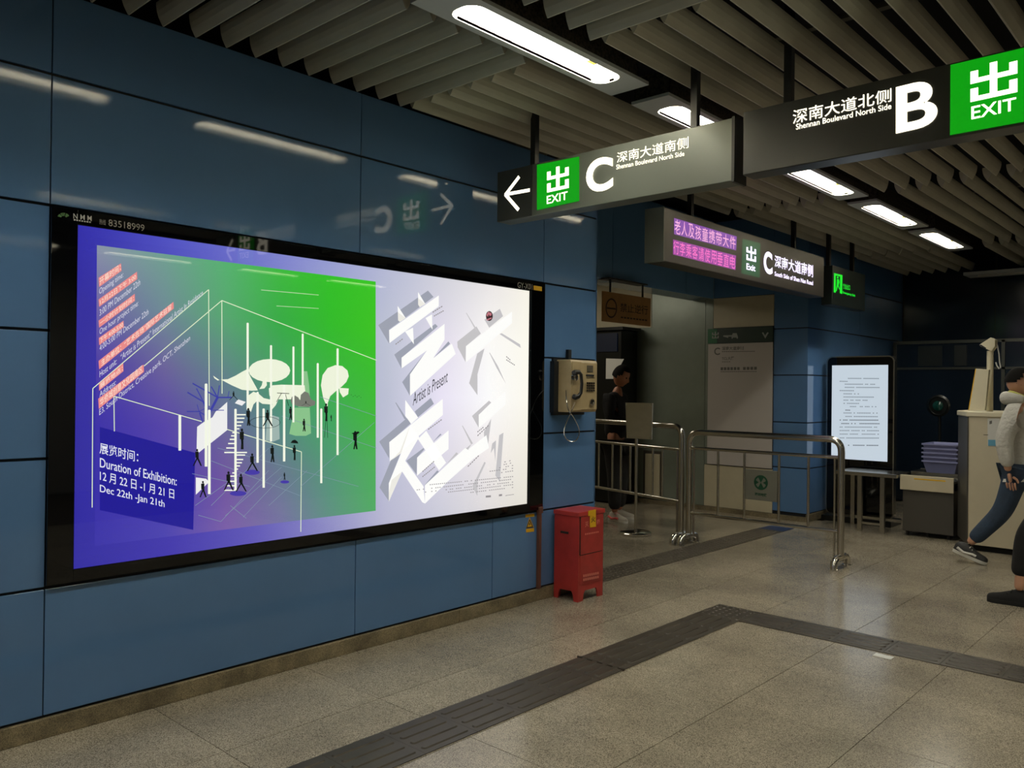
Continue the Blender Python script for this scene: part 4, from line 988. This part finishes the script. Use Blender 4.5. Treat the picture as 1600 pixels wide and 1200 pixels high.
for k in range(5):
    z0 = .657+k*.045
    t_ = thing('security_tray', (-2.50, 9.62, z0), ('lavender plastic tray at the %s of the stack on the conveyor' % ('bottom', 'second level from the bottom', 'middle level', 'level just under the top', 'top')[k]), 'tray', 'lavender trays in the stack')
    ri = .0
    mb = MB()
    bw, tw = .16, .20
    o4 = [(-.135, -bw), (.135, -bw), (.135, bw), (-.135, bw)]; p4 = [(-.167, -tw), (.167, -tw), (.167, tw), (-.167, tw)]
    H_ = .13
    vs = [(a-2.525, b+9.62, z0) for a, b in o4]+[(a-2.525, b+9.62, z0+H_) for a, b in p4]+[(a*1.05-2.525, b*1.05+9.62, z0+H_) for a, b in p4]+[(a*1.05-2.525, b*1.05+9.62, z0+H_-.016) for a, b in p4]
    fs = [(0, 1, 2, 3)]+[(i, (i+1) % 4, 4+(i+1) % 4, 4+i) for i in range(4)]+[(4+i, 4+(i+1) % 4, 8+(i+1) % 4, 8+i) for i in range(4)]+[(8+i, 8+(i+1) % 4, 12+(i+1) % 4, 12+i) for i in range(4)]
    mb.add(vs, fs); mb.build('shell', 'tray_blue', t_, fix=False)
sc2 = thing('scanner_cabinet', (-1.6, 9.0, 0), 'large beige security scanner cabinet behind the walking person', 'scanner')
MY = 8.77
mb = MB().prism([(-2.105, MY, .06), (-1.3, MY, .06), (-1.3, 9.6, .06), (-2.30, 9.6, .06), (-2.30, 9.24, .06)], (0, 0, 1.22)); mb.build('body', 'beige_cabinet', sc2, bevel=.004)
mb = MB().prism([(-2.107, MY-.004, .06), (-2.095, MY-.004, .06), (-2.29, 9.24, .06), (-2.305, 9.24, .06)], (0, 0, 1.22)); mb.build('corner_panel', 'grey_cabinet', sc2)
mb = MB().prism([(-2.115, MY-.012, 1.28), (-1.29, MY-.012, 1.28), (-1.29, 9.61, 1.28), (-2.315, 9.61, 1.28), (-2.315, 9.23, 1.28)], (0, 0, .05)); mb.build('top_cover', 'cabinet_top', sc2, bevel=.008)
mb = MB().prism([(-2.06, MY+.05, 0), (-1.33, MY+.05, 0), (-1.33, 9.5, 0), (-2.2, 9.5, 0)], (0, 0, .06)); mb.build('gap_shade', 'black_void', sc2)  # black block stands in for the shaded gap under the cabinet
def Z_(x, y): return onY(x, y, MY-.002)
MB().add([Z_(1543, 654), Z_(1562, 654), Z_(1562, 698), Z_(1543, 697)], [(3, 2, 1, 0)]).build('notice', 'paper', sc2, fix=False)
mb = MB().add([onY(*q, MY-.004) for q in ((1544, 687), (1562, 687.5), (1562, 697), (1544, 696.5))], [(3, 2, 1, 0)]); mb.build('notice_band', 'blue_tape', sc2, fix=False)
MB().box(-1.97, -1.93, MY-.004, MY, 1.11, 1.115).build('keyhole', 'dark_seam', sc2)
mb = MB().add([onY(*q, MY-.004) for q in ((1546, 658), (1550, 657), (1550, 662), (1546, 663))], [(3, 2, 1, 0)]); mb.build('notice_mark', 'ink', sc2, fix=False)
lp = thing('leaning_board', (-2.0, 8.95, 1.33), 'tilted cream board standing on top of the scanner cabinet', 'board')
def V_(x, y, Y): return onY(x, y, Y)
mb = MB().prism([V_(1514, 641, 8.9), V_(1539, 641, 8.9), V_(1545, 577.5, 8.9), V_(1525, 576, 8.9)], (0, .06, 0)); mb.build('panel', 'cabinet_top', lp, bevel=.003)
mb = MB().prism([V_(1512.8, 641, 8.9), V_(1514.2, 641, 8.9), V_(1525.4, 576, 8.9), V_(1524, 576, 8.9)], (0, .06, 0)); mb.build('yellow_edge', 'yellow_label', lp)
cs_ = thing('camera_stand', (-1.92, 9.1, 1.33), 'white pole with angled camera head and dangling white cable', 'camera')
CY = 9.1; b0 = V_(1546.5, 641, CY); b1 = V_(1547, 548, CY)
MB().tube([(b0.x, CY, 1.33), (b0.x, CY, b1.z)], .03, 16).build('pole', 'cabinet_top', cs_, smooth=True)
mb = MB().prism([V_(*q, CY-.05) for q in ((1529.5, 539), (1548, 527), (1555, 531), (1555, 541), (1549, 549), (1540, 545), (1532, 541))], (0, .1, 0)); mb.build('camera_head', 'cabinet_top', cs_, bevel=.006)
mb = MB().prism([V_(*q, CY-.052) for q in ((1529.5, 539), (1533, 538.5), (1541, 543.5), (1540, 545.5))], (0, .104, 0)); mb.build('lens_face', 'phone_dark', cs_)
MB().tube([V_(*q, CY) for q in ((1554, 533), (1558.5, 540), (1561, 553), (1562, 566), (1563.5, 575), (1561, 576), (1557.5, 571), (1556, 566))], .006, 8).build('cable', 'paper', cs_, smooth=True)

# dark glass booth and round mirror at the back
gb = thing('dark_partition', (-3.0, 12.1, 0), 'dark glazed partition with grey horizontal bars before the far wall', 'partition')
mb = MB()
mb.box(-3.82, -1.0, 12.0, 12.05, 2.17, 2.21).box(-3.82, -1.0, 12.0, 12.05, 1.82, 1.85).box(-3.82, -3.78, 12.0, 12.05, 0, 2.2).box(-2.5, -2.46, 12.0, 12.05, 0, 2.2).box(-1.3, -1.26, 12, 12.05, 0, 2.2)
mb.build('frame', 'far_frame', gb)
MB().box(-3.78, -2.5, 12.02, 12.03, .02, 1.82).build('pane', 'far_navy', gb); MB().box(-2.46, -1.3, 12.02, 12.03, .02, 1.82).build('pane', 'far_navy', gb); MB().box(-3.78, -1.3, 12.02, 12.03, 1.85, 2.17).build('pane', 'far_navy', gb)
MB().box(-3.5, -3.2, 12.005, 12.02, 1.87, 2.14).box(-3.05, -2.9, 12.005, 12.02, 1.87, 2.14).build('poster_panel', 'dark_housing', gb)
rm = thing('round_mirror', (-2.9, 11.0, 0), 'dark round device with teal glint on a stand behind the trays', 'device')
c = onY(1467, 634, 11.0)
MB().lathe([(.13, 0), (.135, .02), (.11, .03), (.10, .02)], (0, 0, 0), 28).build('rim', 'machine_black', rm, smooth=True).matrix_basis = Matrix.Translation((c.x, 11.0, c.z)) @ Matrix.Rotation(math.pi/2, 4, 'X')
MB().lathe([(.05, 0), (.06, .03), (.03, .045)], (0, 0, 0), 20).build('lens', 'teal_glint', rm, smooth=True).matrix_basis = Matrix.Translation((c.x, 10.99, c.z)) @ Matrix.Rotation(math.pi/2, 4, 'X')
MB().tube([(c.x, 11.03, 0), (c.x, 11.03, c.z)], .02).lathe([(.2, 0), (.2, .02)], (c.x, 11.03, 0), 20).build('stand', 'machine_black', rm)

# ------------------------------------------------------------ people
def skin(nodes, edges, root, sub=2):
    """nodes {name: (x,y,z,rx,ry)}; returns evaluated mesh data (verts, faces)"""
    names = list(nodes); idx = {n: i for i, n in enumerate(names)}
    me = bpy.data.meshes.new('s'); me.from_pydata([nodes[n][:3] for n in names], [(idx[a], idx[b]) for a, b in edges], [])
    o = bpy.data.objects.new('s', me); COL.objects.link(o)
    m = o.modifiers.new('skin', 'SKIN'); m.use_smooth_shade = True; m.branch_smoothing = .5
    if not me.skin_vertices: 
        bpy.context.view_layer.objects.active = o
    lay = me.skin_vertices[0].data if me.skin_vertices else None
    for i, n in enumerate(names):
        r = nodes[n][3:]
        lay[i].radius = (r[0], r[1] if len(r) > 1 else r[0]); lay[i].use_root = (n == root)
    s = o.modifiers.new('sub', 'SUBSURF'); s.levels = sub; s.render_levels = sub
    dg = bpy.context.evaluated_depsgraph_get(); dg.update()
    ev = bpy.data.meshes.new_from_object(o.evaluated_get(dg))
    vs = [v.co.copy() for v in ev.vertices]; fs = [tuple(p.vertices) for p in ev.polygons]
    bpy.data.objects.remove(o); bpy.data.meshes.remove(me); bpy.data.meshes.remove(ev)
    return vs, fs
class Fig:
    def __init__(s, name_label, loc, heading):
        s.t = thing('person', loc, name_label, 'person'); s.mx = Matrix.Translation(loc) @ Matrix.Rotation(heading, 4, 'Z')
    def part(s, name, m, chunks, smooth=True):
        mb = MB()
        for vs, fs in chunks: mb.add([s.mx @ Vector(v) for v in vs], fs)
        return mb.build(name, m, s.t, smooth=smooth)
def hand(w_, d, side, up, k=1.0):
    """palm and five fingers hanging from wrist w_ in direction d; side = thumb direction"""
    w_, d, side = Vector(w_), Vector(d).normalized(), Vector(side).normalized(); nrm = d.cross(side)
    out = [skin({'a': (*w_, .022, .018), 'b': (*(w_+d*.045*k), .034, .016), 'c': (*(w_+d*.085*k), .036, .015)}, [('a', 'b'), ('b', 'c')], 'a', 1)]
    for i, (ln, off) in enumerate(((.072, .03), (.08, .01), (.075, -.01), (.058, -.03))):
        p = w_+d*.08*k+side*off; q = p+d*ln*.5; r_ = q+(d*.8-nrm*.6)*ln*.5
        out.append(skin({'a': (*p, .009), 'b': (*q, .0085), 'c': (*r_, .007)}, [('a', 'b'), ('b', 'c')], 'a', 1))
    p = w_+d*.03*k+side*.02; q = p+(side*.8+d*.6).normalized()*.04; r_ = q+(d+side*.2).normalized()*.035
    out.append(skin({'a': (*p, .012), 'b': (*q, .010), 'c': (*r_, .008)}, [('a', 'b'), ('b', 'c')], 'a', 1))
    return out
def head(c, fwd, tilt=0):
    """head with brow, nose, chin and ears; c = centre"""
    bm_ = bmesh.new(); bmesh.ops.create_uvsphere(bm_, u_segments=28, v_segments=20, radius=1)
    for v in bm_.verts:
        x, y, z = v.co
        sx = .098; sy = .076*(1-.12*max(0, -z)); sz = .122
        X_, Y_, Z__ = x*sx, y*sy, z*sz
        if z < 0 and x > 0: X_ += .012*(-z); 
        if z < -.2 and x < 0: X_ *= (1-.35*(-z-.2))
        if z < -.5: Y_ *= .86
        # nose, eye sockets, mouth
        if x > .5:
            nb = math.exp(-((y/.17)**2))*math.exp(-(((z+.12)/.2)**2)); X_ += .024*nb
            es_ = math.exp(-(((abs(y)-.36)/.16)**2))*math.exp(-(((z-.1)/.1)**2)); X_ -= .012*es_
            lb_ = math.exp(-((y/.28)**2))*math.exp(-(((z+.47)/.07)**2)); X_ += .007*lb_
            ch = math.exp(-((y/.3)**2))*math.exp(-(((z+.82)/.14)**2)); X_ += .012*ch
        eb = math.exp(-(((x+.05)/.12)**2))*math.exp(-(((z+.02)/.22)**2))
        if abs(y) > .8: Y_ += math.copysign(.016*eb, y)
        v.co = (X_, Y_, Z__)
    R_ = Matrix.Rotation(fwd, 4, 'Z') @ Matrix.Rotation(tilt, 4, 'Y')
    vs = [R_ @ v.co + Vector(c) for v in bm_.verts]; fs = [tuple(v.index for v in f.verts) for f in bm_.faces]; bm_.free()
    return vs, fs
def hair(c, fwd, tilt=0, low=-.1):
    bm_ = bmesh.new(); bmesh.ops.create_uvsphere(bm_, u_segments=28, v_segments=20, radius=1)
    dele = []
    for v in bm_.verts:
        x, y, z = v.co
        lim = low if x < .1 else (low+.5*min(1, (x-.1)/.5)+.1)
        if z < lim-.12 or (x > .55 and z < .5): dele.append(v)
        v.co = (x*.108-.004, y*.087, z*.131+.004)
    bmesh.ops.delete(bm_, geom=dele, context='VERTS')
    R_ = Matrix.Rotation(fwd, 4, 'Z') @ Matrix.Rotation(tilt, 4, 'Y')
    bm_.verts.index_update()
    vs = [R_ @ v.co + Vector(c) for v in bm_.verts]; fs = [tuple(v.index for v in f.verts) for f in bm_.faces]; bm_.free()
    return vs, fs
def eyes(f, c, fwd, tilt):
    R_ = Matrix.Rotation(fwd, 4, 'Z') @ Matrix.Rotation(tilt, 4, 'Y')
    for s_ in (1, -1):
        mb = MB().lathe([(.002, -.009), (.008, -.005), (.0098, 0), (.008, .005), (.002, .009)], (0, 0, 0), 12)
        mb.v = [tuple(f.mx @ (R_ @ (Vector(v)+Vector((.082, .029*s_, .014)))+Vector(c))) for v in mb.v]
        mb.build('eye', 'hair', f.t, smooth=True)
def shoe(f, ankle, ang, pitch, m_up, m_sole, L_=.28, accent=None):
    """shoe under an ankle point; ang heading, pitch raises the heel"""
    R_ = Matrix.Translation(ankle) @ Matrix.Rotation(ang, 4, 'Z') @ Matrix.Rotation(pitch, 4, 'Y')
    prof = [(-.085, .0), (-.09, .04), (-.07, .075), (-.02, .085), (.03, .075), (.09, .045), (.15, .035), (.185, .02), (.19, 0)]
    def loft(scale_w, z0, z1, top):
        mb = MB(); N_ = 9; secs = []
        xs_ = [-.088, -.07, -.03, .02, .07, .12, .16, .185, .194]; ws = [.02, .034, .038, .037, .042, .048, .045, .03, .01]
        hs_ = [.05, .078, .092, .088, .068, .052, .044, .034, .02]
        for x_, w__, h_ in zip(xs_, ws, hs_):
            w__ *= scale_w
            if top: secs.append([(x_, w__*math.cos(a), -.085+.022+max(0, h_-.0)*math.sin(a)) for a in [math.pi*k/8 for k in range(9)]])
            else: secs.append([(x_, w__*s_, z_) for s_, z_ in ((1, z1), (1.05, (z0+z1)/2), (1, z0), (-1, z0), (-1.05, (z0+z1)/2), (-1, z1))])
        n_ = len(secs[0]); vs = [v for s_ in secs for v in s_]; fs = []
        for i in range(len(secs)-1):
            for k in range(n_-1 if top else n_):
                k2 = (k+1) % n_; fs.append((i*n_+k, (i+1)*n_+k, (i+1)*n_+k2, i*n_+k2))
        fs += [tuple(range(n_)), tuple(reversed(range((len(secs)-1)*n_, len(secs)*n_)))]
        return [R_ @ Vector(v) for v in vs], fs
    o = f.part('shoe', m_up, [loft(1.0, 0, 0, True)])
    for nm, mm, ch in (('sole', m_sole, loft(1.08, -.085, -.058, False)),):
        mb = MB(); mb.add([f.mx @ Vector(v) for v in ch[0]], ch[1]); s_ = mb.build(nm, mm, None, smooth=True)
        s_.parent = o; s_.matrix_parent_inverse = Matrix.Translation(-Vector(f.t.location)) .inverted() @ Matrix.Translation(-Vector(f.t.location)) 
    if accent:
        mb = MB()
        for k in range(4): 
            p0 = R_ @ Vector((.03+k*.022, -.028, -.085+.09-k*.012)); p1 = R_ @ Vector((.04+k*.022, .028, -.085+.09-k*.012)); mb.tube([f.mx @ p0, f.mx @ ((p0+p1)/2 + Vector((0, 0, .012))), f.mx @ p1], .005, 6)
        mb.tube([f.mx @ (R_ @ Vector(q)) for q in ((-.06, -.045, -.03), (0, -.049, -.05), (.07, -.052, -.035), (.1, -.047, -.04))], .012, 6)
        mb.build('shoe_trim', accent, f.t)

# dark clothed person in the passage, looking down
f = Fig('person in dark clothes standing in the passage looking down, grey and coral sneaker', (-5.54, 7.83, 0), 0.15)
hc = (.06, 0, 1.66)
body = skin({'pel': (0, 0, .95, .11, .08), 'wai': (0, 0, 1.1, .10, .08), 'che': (0, 0, 1.3, .12, .09), 'nb': (0, 0, 1.46, .06, .06), 'nk': (.03, 0, 1.55, .05, .05),
  'sl': (0, .16, 1.42, .05), 'el': (.03, .24, 1.16, .042), 'wl': (.25, .12, 1.12, .03), 'sr': (0, -.16, 1.42, .05), 'er': (.05, -.24, 1.16, .042), 'wr': (.26, -.1, 1.14, .03),
  'hl': (0, .09, .9, .08), 'kl': (.03, .1, .5, .055), 'al': (0, .1, .09, .04), 'hr': (0, -.09, .9, .08), 'kr': (.05, -.12, .5, .055), 'ar': (.06, -.13, .09, .04)},
  [('pel', 'wai'), ('wai', 'che'), ('che', 'nb'), ('nb', 'nk'), ('che', 'sl'), ('sl', 'el'), ('el', 'wl'), ('che', 'sr'), ('sr', 'er'), ('er', 'wr'), ('pel', 'hl'), ('hl', 'kl'), ('kl', 'al'), ('pel', 'hr'), ('hr', 'kr'), ('kr', 'ar')], 'pel')
f.part('body', 'skin_tan', [body, head(hc, 0, .5)] + hand((.26, .11, 1.12), (1, -.4, .1), (0, 0, 1), 0) + hand((.27, -.09, 1.14), (1, .4, .1), (0, 0, 1), 0))
f.part('hair', 'hair', [hair(hc, 0, .5, -.25)]); eyes(f, hc, 0, .5)
f.part('jacket', 'black_cloth', [skin({'pel': (0, 0, .9, .17, .14), 'wai': (0, 0, 1.1, .165, .13), 'che': (-.01, 0, 1.32, .17, .14), 'nb': (.005, 0, 1.51, .088, .085), 'sl': (0, .17, 1.42, .08), 'el': (.02, .25, 1.16, .068), 'wl': (.23, .13, 1.12, .05), 'sr': (0, -.17, 1.42, .08), 'er': (.04, -.25, 1.16, .068), 'wr': (.24, -.11, 1.14, .05)},
  [('pel', 'wai'), ('wai', 'che'), ('che', 'nb'), ('che', 'sl'), ('sl', 'el'), ('el', 'wl'), ('che', 'sr'), ('sr', 'er'), ('er', 'wr')], 'pel')])
f.part('trousers', 'black_cloth', [skin({'pel': (0, 0, .92, .15, .12), 'hl': (0, .09, .85, .11), 'kl': (.03, .1, .5, .09), 'al': (0, .1, .12, .075), 'hr': (0, -.09, .85, .11), 'kr': (.05, -.12, .5, .09), 'ar': (.06, -.13, .12, .075)}, [('pel', 'hl'), ('hl', 'kl'), ('kl', 'al'), ('pel', 'hr'), ('hr', 'kr'), ('kr', 'ar')], 'pel')])
shoe(f, Vector((0, .1, .085)), .1, 0, 'sneaker_grey', 'sole_white')
shoe(f, Vector((.06, -.13, .085)), -.35, 0, 'sneaker_grey', 'sole_white', accent='sneaker_coral')

# hooded walker at the right edge, facing right
f = Fig('person in pale grey hoodie, jeans and black face mask walking before the scanner', (-1.56, 8.25, 0), .05)
hc = (-.02, 0, 1.60)
J = {'pel': (0, 0, .92, .11, .08), 'wai': (0, 0, 1.08, .10, .08), 'che': (0, 0, 1.28, .12, .09), 'nb': (-.02, 0, 1.43, .06, .06), 'nk': (-.02, 0, 1.5, .05, .05),
  'sl': (-.02, .17, 1.38, .05), 'el': (.1, .22, 1.12, .042), 'wl': (.28, .2, .98, .03), 'sr': (-.03, -.17, 1.38, .05), 'er': (-.1, -.23, 1.1, .042), 'wr': (-.06, -.24, .84, .03),
  'hl': (.02, .09, .88, .08), 'kl': (.2, .09, .5, .055), 'al': (.33, .09, .12, .04), 'hr': (-.02, -.09, .88, .08), 'kr': (-.12, -.09, .47, .055), 'ar': (-.385, -.09, .165, .04)}
ED = [('pel', 'wai'), ('wai', 'che'), ('che', 'nb'), ('nb', 'nk'), ('che', 'sl'), ('sl', 'el'), ('el', 'wl'), ('che', 'sr'), ('sr', 'er'), ('er', 'wr'), ('pel', 'hl'), ('hl', 'kl'), ('kl', 'al'), ('pel', 'hr'), ('hr', 'kr'), ('kr', 'ar')]
f.part('body', 'skin', [skin(J, ED, 'pel'), head(hc, 0, 0)] + hand((-.055, -.245, .83), (.15, 0, -1), (1, .1, 0), 0) + hand((.29, .2, .97), (1, 0, -.4), (0, 0, 1), 0))
f.part('hair', 'hair', [hair(hc, 0, 0, .0)]); eyes(f, hc, 0, 0)
mk = MB().lathe([(.0, -.03), (.034, -.028), (.044, 0), (.034, .03), (.0, .034)], (0, 0, 0), 14); mk.v = [tuple(f.mx @ (Vector((v[0]*1.0, v[1]*1.25, v[2]))+Vector((hc[0]+.075, 0, hc[2]-.055)))) for v in mk.v]; mk.tube([f.mx @ Vector((hc[0]+.07, -.05, hc[2]-.04)), f.mx @ Vector((hc[0]-.01, -.083, hc[2]-.005))], .003, 6)
mk.build('face_mask', 'suede_black', f.t, smooth=True)
f.part('hoodie', 'hoodie', [skin({'hem': (.01, 0, .78, .155, .125), 'pel': (0, 0, .9, .165, .13), 'wai': (-.01, 0, 1.06, .17, .135), 'che': (-.03, 0, 1.28, .175, .14), 'nb': (-.03, 0, 1.43, .10, .10), 'sl': (-.02, .18, 1.38, .08), 'el': (.1, .23, 1.12, .07), 'wl': (.26, .2, .99, .052), 'sr': (-.03, -.18, 1.38, .085), 'er': (-.1, -.24, 1.1, .075), 'wr': (-.06, -.245, .87, .055)},
  [('hem', 'pel'), ('pel', 'wai'), ('wai', 'che'), ('che', 'nb'), ('che', 'sl'), ('sl', 'el'), ('el', 'wl'), ('che', 'sr'), ('sr', 'er'), ('er', 'wr')], 'pel'),
  skin({'a': (.04, -.1, 1.45, .04), 'b': (-.09, -.1, 1.47, .055), 'c': (-.15, 0, 1.46, .065), 'd': (-.09, .1, 1.47, .055), 'e': (.04, .1, 1.45, .04)}, [('a', 'b'), ('b', 'c'), ('c', 'd'), ('d', 'e')], 'c')])
f.part('hood_lining', 'hoodie_lining', [skin({'a': (.05, -.085, 1.472, .012), 'b': (-.05, -.09, 1.515, .014), 'c': (-.1, 0, 1.52, .014), 'd': (-.05, .09, 1.515, .014)}, [('a', 'b'), ('b', 'c'), ('c', 'd')], 'c', 1)])
f.part('jeans', 'jeans', [skin({'pel': (0, 0, .88, .14, .11), 'hl': (.02, .09, .82, .105), 'kl': (.2, .09, .5, .08), 'al': (.32, .09, .15, .06), 'hr': (-.02, -.09, .82, .105), 'kr': (-.12, -.09, .48, .085), 'ar': (-.36, -.09, .19, .065)}, [('pel', 'hl'), ('hl', 'kl'), ('kl', 'al'), ('pel', 'hr'), ('hr', 'kr'), ('kr', 'ar')], 'pel')])
shoe(f, Vector((.34, .09, .095)), 0, -.1, 'sneaker_black', 'sole_white')
shoe(f, Vector((-.40, -.09, .14)), 0, .33, 'sneaker_black', 'sole_white', accent='sole_white')

# dark trousered person, mostly outside the frame, walking left
f = Fig('person in cropped black trousers and black laced shoe in front of the hooded walker', (-1.02, 6.85, 0), math.pi)
hc = (.04, 0, 1.58)
J = {'pel': (0, 0, .9, .11, .08), 'wai': (0, 0, 1.06, .10, .08), 'che': (0, 0, 1.26, .12, .09), 'nb': (0, 0, 1.41, .06, .06), 'nk': (.01, 0, 1.48, .05, .05),
  'sl': (0, .16, 1.36, .05), 'el': (-.06, .2, 1.1, .042), 'wl': (-.0, .2, .86, .03), 'sr': (0, -.16, 1.36, .05), 'er': (0, -.2, 1.1, .042), 'wr': (-.02, -.2, .86, .03),
  'hl': (.02, .09, .86, .08), 'kl': (.22, .1, .5, .055), 'al': (.265, .1, .1, .034), 'hr': (-.02, -.09, .86, .08), 'kr': (-.1, -.09, .48, .055), 'ar': (-.38, -.09, .16, .04)}
f.part('body', 'skin', [skin(J, ED, 'pel'), head(hc, 0, 0)] + hand((-.0, .2, .85), (0, 0, -1), (1, 0, 0), 0) + hand((-.02, -.2, .85), (0, 0, -1), (1, 0, 0), 0))
f.part('hair', 'hair', [hair(hc, 0, 0, -.1)]); eyes(f, hc, 0, 0)
f.part('coat', 'black_cloth', [skin({'pel': (0, 0, .84, .14, .12), 'wai': (0, 0, 1.04, .14, .12), 'che': (0, 0, 1.26, .16, .13), 'nb': (0, 0, 1.41, .09, .09), 'sl': (0, .17, 1.36, .075), 'el': (-.06, .21, 1.1, .06), 'wl': (0, .2, .9, .045), 'sr': (0, -.17, 1.36, .075), 'er': (0, -.21, 1.1, .06), 'wr': (-.02, -.2, .9, .045)},
  [('pel', 'wai'), ('wai', 'che'), ('che', 'nb'), ('che', 'sl'), ('sl', 'el'), ('el', 'wl'), ('che', 'sr'), ('sr', 'er'), ('er', 'wr')], 'pel')])
f.part('trousers', 'black_cloth', [skin({'pel': (0, 0, .88, .13, .11), 'hl': (.02, .09, .82, .1), 'kl': (.22, .1, .5, .08), 'al': (.26, .1, .2, .062), 'hr': (-.02, -.09, .82, .1), 'kr': (-.1, -.09, .48, .08), 'ar': (-.34, -.09, .22, .06)}, [('pel', 'hl'), ('hl', 'kl'), ('kl', 'al'), ('pel', 'hr'), ('hr', 'kr'), ('kr', 'ar')], 'pel')])
shoe(f, Vector((.27, .1, .085)), 0, 0, 'suede_black', 'suede_black', accent='suede_black')
shoe(f, Vector((-.39, -.09, .13)), 0, .3, 'suede_black', 'suede_black')
